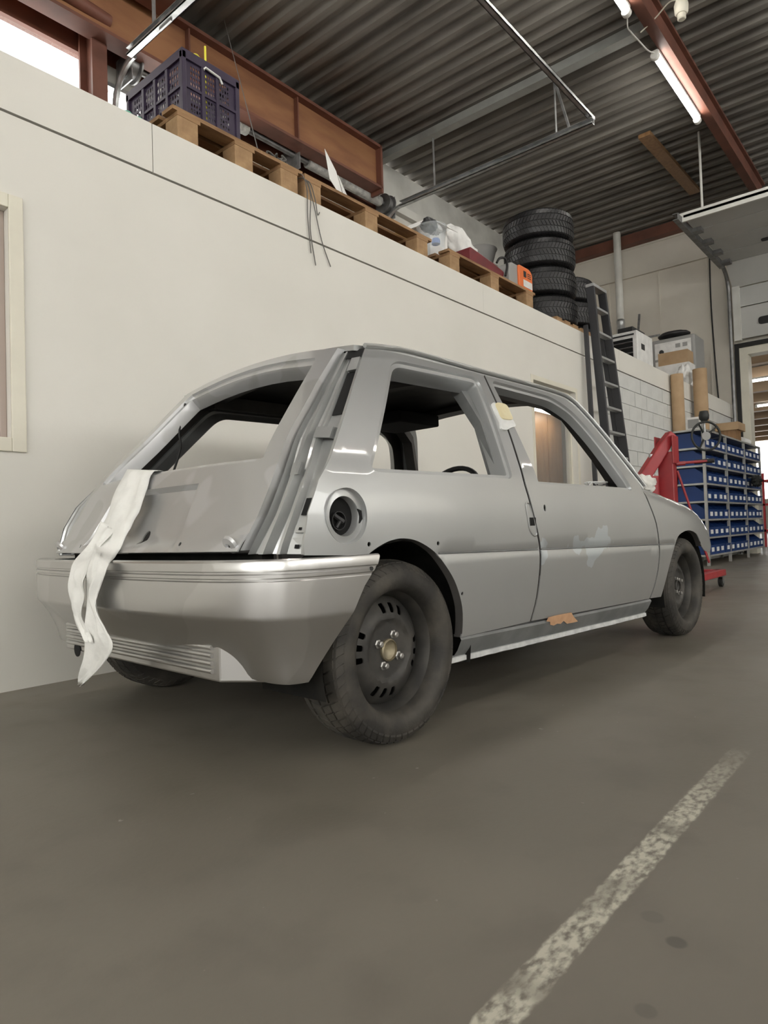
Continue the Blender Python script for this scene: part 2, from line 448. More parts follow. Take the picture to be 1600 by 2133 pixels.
# --- red steel: column, brace, header girder
def ibeam_x(name, x0, x1, yc, z0, z1, w, tf=.03, tw=.02, mats=('red_steel', 'header_wood')):
    g = G(); g.box(x0, x1, yc - w / 2, yc + w / 2, z0, z0 + tf); g.box(x0, x1, yc - w / 2, yc + w / 2, z1 - tf * 1.2, z1)
    g.cur = 1; g.box(x0, x1, yc - tw / 2, yc + tw / 2, z0 + tf, z1 - tf * 1.2)
    return g.build(name, mats)
hd = struct(ibeam_x('header_girder', 1.5, 7.72, 6.44, 5.76, 6.42, .22, .035))
g = G(); g.box(7.70, 7.74, 6.33, 6.55, 5.70, 6.42); g.build('end_plate', 'red_steel', hd)
for x in (4.4, 6.05):
    g = G(); g.box(x, x + .02, 6.36, 6.44, 5.79, 6.38); g.build('stiffener', 'red_steel', hd)
g = G(); g.box(3.34, 3.50, 6.50, 6.53, 0, 6.4); g.box(3.34, 3.50, 6.76, 6.79, 0, 6.4); g.box(3.41, 3.43, 6.53, 6.76, 0, 6.4)
struct(g.build('steel_column', 'red_steel'))
g = G(); g.box(3.3, 4.05, 5.3, 6.33, 6.28, 6.55); struct(g.build('steel_bracket', 'red_steel'))
g = G(); g.tube([(1.5, 6.3, 5.98), (3.5, 6.45, 5.98)], .07, 10); struct(g.build('rail_pipe', 'red_steel', smooth=40))
# --- profiled steel roof deck
prof = []; P = .26; x = -10.0
while x < XE + .2:
    prof += [(x, ZC + .085), (x + .10, ZC + .085), (x + .135, ZC), (x + .225, ZC)]; x += P
g = G(); n = len(prof)
g.add([(u, y, w) for y in (-14.0, YO + .15) for u, w in prof], [(i, i + 1, n + i + 1, n + i) for i in range(n - 1)])
g.box(-10, XE + .3, -14, YO + .15, ZC + .1, ZC + .14)
struct(g.build('ceiling', 'deck_steel'))
# beams under the roof
rb = struct(ibeam_x('roof_beam', -10, 13.6, 2.40, 6.26, ZC, .12, .03, mats=('red_steel', 'red_steel')))
for y in (-2.2, -7.0): struct(ibeam_x('roof_beam', -10, XE, y, 6.26, ZC, .17, .03, mats=('red_steel', 'red_steel')))
g = G(); g.box(8.08, 8.22, 2.45, 6.8, 6.47, 6.58); struct(g.build('cross_beam', 'grey_beam'))
g = G(); g.box(XE - .22, XE - .02, 2.3, YO, 6.42, ZC); struct(g.build('end_beam', 'red_steel'))
# --- end wall and the doorway to the next hall
g = G(); g.box(XE, XE + .15, 3.08, YO, 0, ZC); g.box(XE, XE + .15, -14, 3.08, 3.98, ZC); g.box(XE, XE + .15, -14, -1.9, 0, 3.98)
wf = struct(g.build('wall_end', 'panel_cream'))
g = G(); g.box(XE - .03, XE, -9, -1.95, 0, 3.2); g.build('reflector_boards', 'wall_paint', wf)  # unseen white boards, added as a bright surface for the car side to reflect
g = G(); g.box(XE - .06, XE, 3.35, YO, 5.78, 5.84); g.box(XE - .02, XE, 3.35, YO, 6.38, 6.45); struct(g.build('trim_3', 'panel_cream'))
g = G()
for y in (5.45, 4.42, 4.40 - .9): g.box(XE - .02, XE, y, y + .02, 3.0, 5.78)
g.build('batten', 'panel_cream', wf)
# door frame of the doorway
df = struct(bpy.data.objects.new('door_2', None)); COL.objects.link(df); df.location = (XE, 3.08, 0)
g = G(); g.box(-.05, .2, -.07, .0, 0, 3.98); g.box(-.05, .2, -4.98, -.07, 3.90, 3.98); g.build('seal', 'rubber_black', df)
g = G(); g.box(.0, .3, -.21, -.07, 0, 3.9); g.box(.0, .3, -4.98, -.21, 3.76, 3.9); g.build('jamb', 'cream_frame', df)
# next hall
g = G(); g.box(36, 36.2, -9, 9.6, 0, 1.6); g.box(36, 36.2, -9, 4.0, 1.6, 4.5); g.box(36, 36.2, 9.0, 9.6, 1.6, 4.5); struct(g.build('wall_next_hall', 'concrete_white'))
g = G(); g.box(XE + .15, 36, -9, 9.6, 4.5, 4.6); struct(g.build('ceiling_next_hall', 'galv_dark'))
g = G(); g.box(XE + .15, 36, 9.5, 9.6, 0, 4.5); struct(g.build('wall_next_hall_side', 'concrete_white'))
g = G(); g.box(XE + .15, 36, -9.2, -9.0, 0, 4.5); struct(g.build('wall_next_hall_far', 'concrete_white'))
for i in range(11):
    x = 15.4 + 1.9 * i; g = G(); g.box(x, x + .24, -9, 9.5, 4.2, 4.5); struct(g.build('joist', 'joist_wood'))
# unseen walls behind the viewer and across the hall, window bands added for light
g = G()
for z0, z1 in ((0, 2.6), (4.4, ZC + .1)): g.box(-6, XE, -9.2, -9, z0, z1)
for a, b in ((-6, -4.5), (-.5, .5), (4.5, 5.5), (9.5, 10.2), (13.6, XE)): g.box(a, b, -9.2, -9, 2.6, 4.4)
struct(g.build('wall_right', 'wall_paint'))
g = G()
for z0, z1 in ((0, 1.25), (4.2, ZC + .1)): g.box(-6.2, -6, -9.2, YO, z0, z1)
for a, b in ((-9.2, -7.5), (-5.0, -4.2), (-1.7, -.9), (2.4, YO)): g.box(-6.2, -6, a, b, 1.25, 4.2)
struct(g.build('wall_back', 'wall_paint'))
# ================================================================== LAMPS AND DOOR GEAR
def tube_lamp(x, y, z, ln, label, group=None, mat='tube_light'):
    t = thing('tube_lamp', label, 'lamp', (x, y, z), 0, group)
    g = G(); g.box(.03, ln - .03, -.045, .045, .03, .075); g.build('housing', 'tube_white', t, bevel=.006)
    for a in (0, ln - .07):
        g = G(); g.lathe([(.045, a), (.05, a + .01), (.05, a + .06), (.045, a + .07)], 14, 'x'); g.build('end_cap', 'tube_white', t, smooth=40)
    g = G(); g.lathe([(.03, .07), (.03, ln - .07)], 12, 'x', cap=False); g.build('light_tube', mat, t, smooth=60)
    return t
tube_lamp(8.22, 2.50, 6.20, 1.80, 'lit tube lamp seen whole, hung under the red roof beam')
tube_lamp(5.57, 2.50, 6.20, 1.80, 'lit tube lamp cut off by the top of the picture')
NTH = ['first', 'second', 'third', 'fourth', 'fifth', 'sixth']
for i, x in enumerate((-4.6, -1.2, 2.2)): tube_lamp(x, 2.50, 6.20, 1.80, 'added tube lamp under the roof beam nearest the deck, %s from the back wall' % NTH[i], 'unseen tube lamps added for light')  # unseen lamps in this row and the next two, added for light
for y, rw in ((-2.36, 'middle roof beam'), (-7.16, 'roof beam farthest from the deck')):
    for i, x in enumerate((-4.8, -1.4, 2.0, 5.4, 8.8, 12.0)): tube_lamp(x, y, 6.20, 1.80, 'added tube lamp under the %s, %s from the back wall' % (rw, NTH[i]), 'unseen tube lamps added for light')
# cable running along the beam between the lamps
g = G(); g.tube(catmull([(7.37, 2.5, 6.23), (7.5, 2.55, 6.16), (7.7, 2.58, 6.22), (7.95, 2.57, 6.24), (8.1, 2.53, 6.2), (8.22, 2.5, 6.22)], 6), .008, 6)
tag(g.build('lamp_cable', 'tube_white', smooth=60), 'thin white cable looping between the two tube lamps', 'cable')
# small siren / sensor on the roof beam
t = thing('alarm_siren', 'small cream alarm siren hanging from a cable by the roof beam', 'siren', (7.75, 2.05, 6.18))
g = G(); g.lathe([(.02, .16), (.06, .15), (.075, .10), (.07, .02), (.055, 0), (.04, 0)], 16); g.build('body', 'cream_frame', t, smooth=40)
g = G(); g.lathe([(.045, 0), (.045, -.05), (.035, -.06), (.0, -.06)], 16); g.build('horn', 'cream_frame', t, smooth=40)
g = G(); g.tube(catmull([(0, 0, .16), (.0, .12, .2), (.02, .28, .12), (.05, .46, .06)], 6), .008, 6); g.build('cable', 'cream_frame', t, smooth=60)
# plank under the roof
g = G(); g.box(0, 2.45, -.09, .09, 0, .06)
tag(g.build('ceiling_plank', 'wood_brown', loc=(10.4, 3.36, 6.5), rot=(0, 0, -.02)), 'brown wooden plank fixed under the dark roof deck', 'plank')
# lamps of the next hall
for x, y, ln in ((18.9, 4.15, 3.6), (23.2, 4.55, 3.6)):
    t = tube_lamp(0, 0, 0, ln, 'lit tube lamp in the hall beyond the doorway, ' + ('nearer one, higher up' if x < 20 else 'farther one, lower down'), mat='far_tube_light')
    t.location = (x, y, 4.10); t.rotation_euler = (0, 0, -PI / 2)
# office lamp behind window_2
t = thing('office_lamp', 'bright louvred ceiling lamp seen through the office window', 'lamp', (8.62, 4.20, 2.30))
g = G(); g.box(0, 1.2, 0, .5, .06, .10); g.build('housing', 'tube_white', t)
for x in (.1, 1.1):
    g = G(); g.tube([(x, .25, .10), (x, .25, .4215)], .008, 6); g.build('hanger', 'galv', t)
for k in range(3):
    g = G(); g.box(.04, 1.16, .05 + k * .15, .14 + k * .15, .03, .06); g.build('light_tube', 'office_light', t)
t = thing('office_cupboard', 'tall brown wooden cupboard inside the office window', 'cupboard', (9.15, 4.79, 0))
g = G(); g.box(0, 1.0, 0, .45, 0, 2.55); g.build('body', 'wood_brown', t)
for k in range(2):
    g = G(); g.box(.02 + k * .49, .49 + k * .49, -.02, 0, .1, 2.5); d = g.build('door', 'wood_brown', t)
    g = G(); g.box(.42 + k * .12, .44 + k * .12, -.05, -.02, 1.1, 1.3); g.build('handle', 'galv', d)
t = thing('office_chair', 'black office chair seen through the office window', 'chair', (7.75, 4.05, 0), .5)
g = G(); poly = fillet(rect(-.23, .23, .72, 1.34), .12); g.prism(poly, 'y', 0, .07); g.build('backrest', 'black_plastic', t, bevel=.02)
g = G(); g.box(-.23, .23, -.48, 0, .44, .52); g.build('seat', 'black_plastic', t, bevel=.02)
g = G(); g.tube([(0, -.22, .05), (0, -.22, .44)], .03, 10); g.build('column', 'galv_dark', t)
g = G()
for k in range(5): g.tube([(0, -.22, .06), (.3 * math.cos(k * 1.2566), -.22 + .3 * math.sin(k * 1.2566), .025)], .022, 6)
g.build('base', 'black_plastic', t)
# --- tracks of the walled-off overhead door
t = thing('door_track', 'galvanised overhead door tracks with cross bar hung below the roof', 'track', (0, 0, 5.63))
def cch(pts, w=.055, h=.06, th=.008):
    """C-channel along a straight line"""
    a, b = Vector(pts[0]), Vector(pts[1]); d = (b - a); L_ = d.length; x = d.normalized(); y = Vector((0, 0, 1)).cross(x).normalized(); z = x.cross(y)
    M = Matrix((( x.x, y.x, z.x, a.x), (x.y, y.y, z.y, a.y), (x.z, y.z, z.z, a.z), (0, 0, 0, 1)))
    g = G(); g.box(0, L_, 0, th, 0, h, M); g.box(0, L_, 0, w, 0, th, M); g.box(0, L_, 0, w, h - th, h, M); g.box(0, L_, w - th, w, 0, h * .3, M)
    return g
def arc(c, r, a0, a1, n=8): return [(c[0], c[1] + r * math.cos(lerp(a0, a1, k / n)), c[2] + r * math.sin(lerp(a0, a1, k / n))) for k in range(n + 1)]
cch([(8.17, 3.24, 0), (8.17, 6.32, 0)], .07, .08).build('rail', 'galv', t)
g = G(); g.tube(arc((8.17, 6.32, -.36), .40, PI / 2, 0), .032, 8); g.tube([(8.17, 6.72, -.36), (8.17, 6.72, -1.2)], .032, 8); g.build('rail_bend', 'galv', t, smooth=40)
cch([(3.68, 3.24, 0), (3.68, 6.32, 0)], .07, .08).build('rail', 'galv', t)
g = G(); g.tube(arc((3.70, 6.32, -.36), .40, PI / 2, 0), .032, 8); g.tube([(3.70, 6.72, -.36), (3.70, 6.72, -1.2)], .032, 8); g.build('rail_bend', 'galv', t, smooth=40)
cch([(3.6, 3.24, .08), (8.2, 3.24, .08)], .06, .05).build('cross_bar', 'galv', t)
for x, y in ((8.17, 3.75), (8.17, 5.7), (3.68, 3.9), (3.68, 5.9)):
    g = G(); g.box(x - .02, x + .02, y - .004, y + .004, .05, .85); g.build('hanger', 'galv', t)
for x, y, x2, y2 in ((8.17, 3.56, 8.17, 3.75), (8.02, 3.26, 8.17, 3.75)):
    g = G(); g.tube([(x, y, .06), (x2, y2, .83)], .02, 4); g.build('brace', 'galv', t)
g = G()
g.box(3.64, 3.66, 5.55, 5.75, -.02, .12)
g.build('splice_plate', 'galv', t)
# torsion shaft
t = thing('torsion_shaft', 'dusty grey torsion shaft with spring drums above the pallets', 'shaft', (0, 6.62, 5.76))
g = G(); g.lathe([(.035, 3.75), (.035, 8.28)], 12, 'x'); g.build('axle', 'galv_dark', t, smooth=40)
for a, b in ((5.0, 5.42), (6.45, 8.0)):
    g = G(); n = int((b - a) / .018); pr = []
    for k in range(n): pr += [(.075, a + (b - a) * k / n), (.068, a + (b - a) * (k + .5) / n)]
    g.lathe(pr, 14, 'x'); g.build('spring', 'grey_pipe', t, smooth=40)
for x in (3.82, 8.12):
    g = G(); g.lathe([(.06, x - .06), (.15, x - .06), (.15, x - .04), (.12, x - .03), (.12, x + .05), (.16, x + .06), (.16, x + .08), (.05, x + .08)], 20, 'x'); g.build('cable_drum', 'galv_dark', t, smooth=40)
for x in (3.78, 6.2, 8.22):
    g = G(); g.box(x - .006, x + .006, -.12, .2, -.22, .12); g.build('bearing_plate', 'galv', t)
# cable loop next to the left drum
g = G(); g.tube(catmull([(3.95, 6.4, 5.62), (4.0, 6.35, 5.5), (4.02, 6.4, 5.2), (3.98, 6.5, 4.9)], 6), .02, 6)
tag(g.build('cable_loop', 'white_pipe', smooth=60), 'pale cable hanging beside the left door track', 'cable')
# --- sectional door at the end wall
d1 = struct(bpy.data.objects.new('door_1', None)); COL.objects.link(d1); d1.location = (0, 0, 0)
for x0, x1 in ((11.0, 11.62), (11.64, 12.27), (12.29, 12.92), (12.94, 13.5)):
    g = G(); g.box(x0, x1, -1.9, 3.02, 5.34, 5.38); g.build('panel', 'door_white', d1)
g = G(); M = Matrix.Translation((13.52, 0, 5.34)) @ Matrix.Rotation(math.radians(40), 4, 'Y'); g.box(0, .55, -1.9, 3.02, 0, .04, M); g.build('panel', 'door_white', d1)
for z0, z1 in ((4.62, 4.98), (4.02, 4.60)):
    g = G(); g.box(13.98, 14.02, -1.9, 3.02, z0, z1); pn = g.build('panel', 'door_white', d1)
    if z0 < 4.3:
        g = G(); poly = fillet(rect(2.30, 2.62, z0 + .20, z0 + .34), .06); g.prism(poly, 'x', 13.965, 13.981); g.build('slot', 'rubber_black', pn)
g = G(); g.box(11.0, 11.04, -1.9, 3.1, 5.28, 5.42); g.build('edge_rail', 'white_pipe', d1)
g = G(); poly = fillet([(12.75, 1.2), (12.87, 1.2), (12.87, 2.30), (12.75, 2.30)], .05); g.prism(poly, 'z', 5.325, 5.341); g.build('slot', 'rubber_black', d1)
g = G(); g.box(10.8, 13.5, 3.04, 3.05, 5.26, 5.36); g.box(10.8, 13.5, 3.05, 3.12, 5.26, 5.27); g.box(10.8, 13.5, 3.05, 3.12, 5.35, 5.36); g.build('track', 'galv_dark', d1)
g = G(); g.tube([(13.5 + .42 * math.sin(a), 3.08, 4.89 + .42 * math.cos(a)) for a in [k * PI / 16 for k in range(9)]] + [(13.92, 3.08, .0)], .035, 6); g.build('track_bend', 'galv_dark', d1)
for x in (11.5, 12.1, 12.7, 13.3):
    g = G(); g.box(x, x + .16, 2.9, 3.05, 5.28, 5.34); g.build('roller_bracket', 'galv_dark', d1)
g = G(); g.box(13.9, 13.97, 2.9, 3.02, 3.98, 5.0); g.build('end_stile', 'white_pipe', d1)
g = G(); g.tube([(11.03, 2.75, 5.4), (11.03, 2.75, 6.6)], .018, 8); g.build('hanger', 'white_pipe', d1)
g = G(); g.tube(catmull([(14.19, 3.45, 5.79), (14.18, 3.46, 4.8), (14.18, 3.43, 3.6), (14.18, 3.4, 2.83)], 5), .014, 6)
tag(g.build('pull_cord', 'rubber_black', smooth=60), 'thin black cord hanging down the cream end wall', 'cord')
# flue pipe and heater
t = thing('flue_pipe', 'white vertical flue pipe against the cream end wall', 'pipe', (13.8, 5.1, 4.55))
g = G(); g.lathe([(.075, .25), (.075, 2.1)], 16); g.build('pipe', 'white_pipe', t, smooth=40)
g = G(); g.lathe([(.06, 0), (.085, .02), (.085, .12), (.078, .14), (.078, .2), (.085, .22), (.085, .27), (.075, .29)], 16); g.build('collar', 'galv', t, smooth=30)
# ================================================================== THE CAR  (car frame: x forward from the rear axle, y left, z up)
def carpaint(name, base, patch, scale, lo, hi, rough=.36, metal=.58):
    m = mk(name, base, rough, metal=metal, col2=patch, scale=scale, detail=2.0, lo=lo, hi=hi, coat=.7)
    return m
carpaint('silver', (.425, .435, .435), (.455, .465, .465), 2.2, .3, .7)
carpaint('silver_door', (.425, .435, .435), (.455, .465, .465), 2.2, .3, .7)
carpaint('silver_gate', (.45, .45, .445), (.515, .52, .525), 2.6, .50, .515, rough=.36)
carpaint('silver_bumper', (.50, .495, .485), (.55, .545, .535), 2.3, .52, .53, rough=.30, metal=.95)
mk('primer', (.17, .175, .175), .55, col2=(.22, .225, .225), scale=9, metal=.2)
mk('channel_metal', (.42, .43, .425), .34, metal=.6, col2=(.49, .50, .495), scale=7, coat=.4)
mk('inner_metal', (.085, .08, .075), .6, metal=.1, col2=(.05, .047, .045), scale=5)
mk('underbody', (.012, .012, .011), .9, col2=(.02, .019, .017), scale=12, spec=.1)
mk('black_void', (.004, .004, .004), .9)
mk('wheel_paint', (.045, .043, .04), .55, metal=.3, col2=(.075, .07, .062), scale=14)
mk('tyre_dusty', (.026, .024, .021), .7, col2=(.085, .076, .062), scale=9, detail=6, lo=.42, hi=.72, bump=.15, bscale=60)
mk('bolt_steel', (.42, .41, .39), .4, metal=.8)
mk('brass', (.36, .31, .21), .5, metal=.6, col2=(.24, .21, .15), scale=30)
mk('sill_lip', (.62, .63, .62), .5, col2=(.45, .46, .46), scale=20, bump=.3, bscale=40)
def _door_patch():   # blended repair patch across the crease of the door
    m = MATS['silver_door']; N = m.node_tree.nodes; L = m.node_tree.links; b = N['Principled BSDF']
    tc = N.new('ShaderNodeTexCoord'); mp = N.new('ShaderNodeMapping'); mp.inputs['Location'].default_value = (-1.12, 0, -.555); L.new(tc.outputs['Object'], mp.inputs[0])
    sc = N.new('ShaderNodeVectorMath'); sc.operation = 'MULTIPLY'; sc.inputs[1].default_value = (1 / .36, 0, 1 / .085); L.new(mp.outputs[0], sc.inputs[0])
    ln = N.new('ShaderNodeVectorMath'); ln.operation = 'LENGTH'; L.new(sc.outputs[0], ln.inputs[0])
    n = N.new('ShaderNodeTexNoise'); n.inputs['Scale'].default_value = 7; n.inputs['Detail'].default_value = 2.5; L.new(tc.outputs['Object'], n.inputs['Vector'])
    ad = N.new('ShaderNodeMath'); ad.operation = 'MULTIPLY_ADD'; ad.inputs[1].default_value = 2.6; L.new(n.outputs['Fac'], ad.inputs[0]); L.new(ln.outputs['Value'], ad.inputs[2])
    r = N.new('ShaderNodeMapRange'); r.inputs['From Min'].default_value = 2.02; r.inputs['From Max'].default_value = 2.06; r.inputs['To Min'].default_value = 1; r.inputs['To Max'].default_value = 0; L.new(ad.outputs[0], r.inputs[0])
    x = N.new('ShaderNodeMix'); x.data_type = 'RGBA'; x.inputs[7].default_value = (.54, .59, .62, 1); old = b.inputs['Base Color'].links[0].from_socket
    L.new(r.outputs[0], x.inputs[0]); L.new(old, x.inputs[6]); L.new(x.outputs[2], b.inputs['Base Color'])
_door_patch()
car = thing('hatchback_car', 'silver hatchback body shell without glass or lamps, parked beside the white wall', 'car', (1.6123, 2.0151, 0), -.0479)
CARM = Matrix.Translation((1.6123, 2.0151, 0)) @ Matrix.Rotation(-.0479, 4, 'Z')
_ysz = spl([.0, .16, .20, .28, .40, .52, .62, .72, .81, .90, 1.0, 1.1, 1.2, 1.25, 1.30, 1.4], [.66, .70, .722, .75, .775, .789, .790, .784, .768, .729, .68, .628, .573, .545, .515, .45])
def ysd(x, z): return _ysz(z) - .012 * (min(x, .9) - .9) ** 2 - .02 * max(0, x - 1.4) ** 2
def zc(x): return .561 - .0204 * (x - .128)
ROLL = .07
_zt = spl([1.78, 2.0, 2.3, 2.52, 2.68, 2.79, 2.86], [.822, .795, .757, .722, .667, .59, .50])
def side_fm(s, off=0.0):
    def f(u, v):
        gr = .005 * max(0, 1 - abs(v - zc(u)) / .005)
        return (u, s * (ysd(u, v) - gr + off), v)
    return f
def fend_fm(s):
    def f(u, v):
        zs = _zt(u) - ROLL
        if v <= zs:
            gr = .005 * max(0, 1 - abs(v - zc(u)) / .005)
            return (u, s * (ysd(u, v) - gr), v)
        a = (v - zs) / ROLL
        return (u, s * (ysd(u, zs) - ROLL * (1 - math.cos(a))), zs + ROLL * math.sin(a))
    return f
def chl(x0, x1): return [[(x0, zc(x0) + d), (x1, zc(x1) + d)] for d in (-.006, 0, .006)]
GAP = catmull([(.768, 1.256), (.765, 1.241), (.746, 1.132), (.724, 1.014), (.687, .885), (.668, .807), (.682, .723), (.703, .645), (.728, .562), (.731, .476), (.726, .369), (.709, .281)], 4)
ARCH = catmull([(.284, .279), (.286, .30), (.268, .38), (.227, .455), (.172, .518), (.115, .567), (.042, .601), (-.021, .612), (-.076, .608), (-.130, .591), (-.176, .569)], 4)
QREAR = [(-.178, .570), (-.393, .580), (-.396, .605), (-.376, .689), (-.328, .775), (-.259, .850), (-.168, .955), (-.055, 1.087), (.06, 1.215), (.10, 1.256)]
QWIN = fillet([(.20, 1.222), (.715, 1.232), (.60, .81), (-.145, .805)], [.06, .05, .025, .06], 6)
DGAP = [(x + .014, z) for x, z in GAP]
DFRONT = catmull([(1.866, .257), (1.895, .321), (1.912, .421), (1.903, .521), (1.872, .629), (1.801, .737), (1.762, .800)], 4)
DTOP = [(1.70, .905), (1.635, 1.01), (1.565, 1.125), (1.50, 1.205), (1.43, 1.240), (1.25, 1.250)]
DWIN = fillet([(.805, 1.238), (1.30, 1.228), (1.43, 1.172), (1.515, 1.055), (1.64, .792), (.775, .797)], [.04, .08, .05, .08, .02, .02], 5)
FARCH = catmull([(2.035, .25), (2.045, .31), (2.078, .41), (2.125, .495), (2.185, .553), (2.27, .578), (2.385, .586), (2.51, .566), (2.575, .525), (2.61, .49)], 4)
def circ(c, r, n=20, ry=None): return [(c[0] + r * math.cos(2 * PI * k / n), c[1] + (ry or r) * math.sin(2 * PI * k / n)) for k in range(n)]
FILL = (-.243, .679); FILLR = .076
for s in (-1, 1):
    out = (0, s, 0); fm = side_fm(s)
    body = ['silver', 'inner_metal']
    holes = [QWIN] + ([circ(FILL, FILLR, 36)] if s < 0 else [])
    holes += [circ((-.165, .60), .007, 8), circ((.135, .592), .007, 8), circ((.262, .425), .006, 8)] if s < 0 else []
    qp = panel('quarter_panel', GAP + ARCH + QREAR, fm, body, car, holes=holes, step=.035, out=out, lines=chl(.135, .720), angle=50)
    flange('window_rim', QWIN, fm, [(0, 0), (.002, .010), (.016, .012), (.018, .020), (.020, .055), (.022, .075)], 'silver', qp, out)
    g = G(); rows = [[(u, s * (ysd(u, v) - d), v) for u, v in ARCH] for d in (0, .03)]; g.loft(rows); g.build('arch_lip', 'inner_metal', qp, smooth=50)
    # door
    outline = DGAP + DFRONT + DTOP
    dr = panel('door', outline, fm, ['silver_door', 'inner_metal'], car, holes=[DWIN] + ([circ((.79, .704), .009, 8, .014)] if s < 0 else []), step=.04, out=out, lines=chl(.743, 1.898), angle=50)
    flange('window_rim', DWIN, fm, [(0, 0), (.002, .012), (.014, .014), (.016, .05)], 'silver', dr, out)
    g = G(); o2 = resample(outline, .06); rows = [[(u, s * (ysd(u, v) - d), v) for u, v in o2 + o2[:1]] for d in (.002, .03)]; g.loft(rows); g.build('door_edge', 'inner_metal', dr, smooth=50)
    # front fender
    us = [1.80 + (2.855 - 1.80) * k / 16 for k in range(17)]
    top = [(u, _zt(u) - ROLL + ROLL * 1.45) for u in reversed(us)]
    fo = [(x + .014, z) for x, z in reversed(DFRONT)] + FARCH + [(2.68, .462), (2.80, .445)] + top
    fp = panel('fender', fo, fend_fm(s), body, car, step=.035, out=(0, s, .3), lines=chl(1.915, 2.13), angle=50)
    g = G(); rows = [[(u, s * (ysd(u, v) - d), v) for u, v in FARCH] for d in (0, .03)]; g.loft(rows); g.build('arch_lip', 'inner_metal', fp, smooth=50)
    # sill
    g = G(); secs = []
    for k in range(21):
        x = lerp(.285, 1.875, k / 20); dz = -.0163 * (x - .285); y = ysd(x, .27)
        secs.append([(x, s * (y - .03), .285 + dz), (x, s * (y - .002), .279 + dz), (x, s * (y + .003), .270 + dz), (x, s * (y - .014), .235 + dz), (x, s * (y - .035), .208 + dz), (x, s * (y - .05), .207 + dz)])
    g.loft(secs); sl = g.build('sill', 'primer', car, smooth=25)
    g = G(); secs = []
    for k in range(61):
        x = lerp(.245, 1.87, k / 60); dz = -.0163 * (x - .285); y = ysd(x, .27) - .030; w = random.uniform(-.002, .002)
        secs.append([(x, s * (y - .01), .214 + dz), (x, s * (y + .004 + w), .210 + dz), (x, s * (y + .005 + w), .194 + dz + w), (x, s * (y - .004), .190 + dz), (x, s * (y - .012), .194 + dz)])
    g.loft(secs, True); g.build('sill_flange', 'sill_lip', sl, smooth=50)
    # roof drip rail running into the windscreen pillar
    RP = catmull([(.085, 1.252), (.20, 1.268), (.354, 1.279), (.757, 1.272), (1.13, 1.271), (1.38, 1.264), (1.49, 1.245), (1.56, 1.185), (1.62, 1.10), (1.72, .935), (1.80, .818)], 5)
    g = G(); g.tube([(x, s * (ysd(x, z) + .006), z) for x, z in RP], .0085, 6); g.build('drip_rail', 'silver', car, smooth=60)
    g = G(); g.tube([(x - .012, s * (ysd(x, z) - .006), z - .016) for x, z in RP[2:]], .012, 8); g.build('rail_moulding', 'channel_metal', car, smooth=60)
    AP = [p for p in RP if p[0] > 1.40]
    secs = []
    for x, z in AP:
        y = ysd(x, z); secs.append([(x + .004, s * (y - .002), z + .002), (x - .035, s * (y - .012), z - .018), (x - .030, s * (y - .045), z - .02), (x + .035, s * (y - .07), z + .012), (x + .03, s * (y - .03), z + .014)])
    g = G(); g.loft(secs, True); g.build('windscreen_pillar', 'silver', car, smooth=35)
    # inner pillars and roof rail
    g = G(); g.tube([(.69, s * .475, 1.20), (.66, s * .60, 1.03), (.62, s * .70, .80)], [.035, .03, .035], 4); g.build('inner_pillar', 'primer', car)
    g = G(); g.tube([(.15, s * .475, 1.225), (.75, s * .48, 1.235), (1.42, s * .475, 1.225)], .04, 4); g.build('inner_roof_rail', 'inner_metal', car)
    g = G(); g.tube([(1.40, s * .47, 1.225), (1.52, s * .515, 1.17), (1.66, s * .60, .97), (1.78, s * .66, .79)], .038, 4); g.build('inner_pillar', 'inner_metal', car)
    # wheel housings
    for xw, r in ((0.02, .335), (2.39, .325)):
        g = G(); secs = []
        for k in range(17):
            a = PI * (-.08 + 1.16 * k / 16); c, d = math.cos(a), math.sin(a)
            secs.append([(xw + r * c, s * .735, .27 + r * d), (xw + r * c, s * .46, .27 + r * d), (xw, s * .46, .27)])
        g.loft(secs); g.build('wheel_housing', 'underbody', car, smooth=40)
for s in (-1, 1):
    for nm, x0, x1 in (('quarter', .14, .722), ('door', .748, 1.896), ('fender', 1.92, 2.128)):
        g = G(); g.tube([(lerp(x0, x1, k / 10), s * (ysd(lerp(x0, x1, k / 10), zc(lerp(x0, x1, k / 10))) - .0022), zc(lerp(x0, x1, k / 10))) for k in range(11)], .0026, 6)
        g.build('crease_shade_strip', 'primer', car, smooth=60)  # grey strip put in to darken the crease as shade would
# fuel filler dish
fl = G(); yF = ysd(*FILL); Mf = Matrix.Translation((FILL[0], -yF, FILL[1]))
fl.lathe([(.077, -.002), (.0765, .006), (.073, .012), (.068, .012), (.055, .010), (.053, .014), (.052, .05)], 36, 'y', Mf, cap=False)
fd = fl.build('filler_dish', 'silver', car, smooth=40)
g = G(); g.lathe([(.053, .035), (.001, .04)], 24, 'y', Mf, cap=False); g.build('filler_back', 'black_void', fd)
g = G(); g.lathe([(.024, .02), (.026, .02), (.026, .05), (.024, .05)], 18, 'y', Matrix.Translation((FILL[0] - .006, -yF + .004, FILL[1] - .012)), cap=False); g.build('filler_neck', 'black_plastic', fd, smooth=40)
g = G(); g.tube([(FILL[0] - .02, -yF + .03, FILL[1] + .005), (FILL[0] + .01, -yF + .025, FILL[1] - .015)], .007, 6); g.tube([(FILL[0] - .012, -yF + .03, FILL[1] - .03), (FILL[0] + .004, -yF + .025, FILL[1] - .005)], .005, 6); g.build('filler_spring', 'black_plastic', fd)
g = G(); g.prism([(FILL[0] + .050, FILL[1] + .02), (FILL[0] + .064, FILL[1] + .015), (FILL[0] + .067, FILL[1] - .008), (FILL[0] + .056, FILL[1] - .02), (FILL[0] + .058, FILL[1])], 'y', -yF + .007, -yF + .013); g.build('hinge_slot', 'black_void', fd)
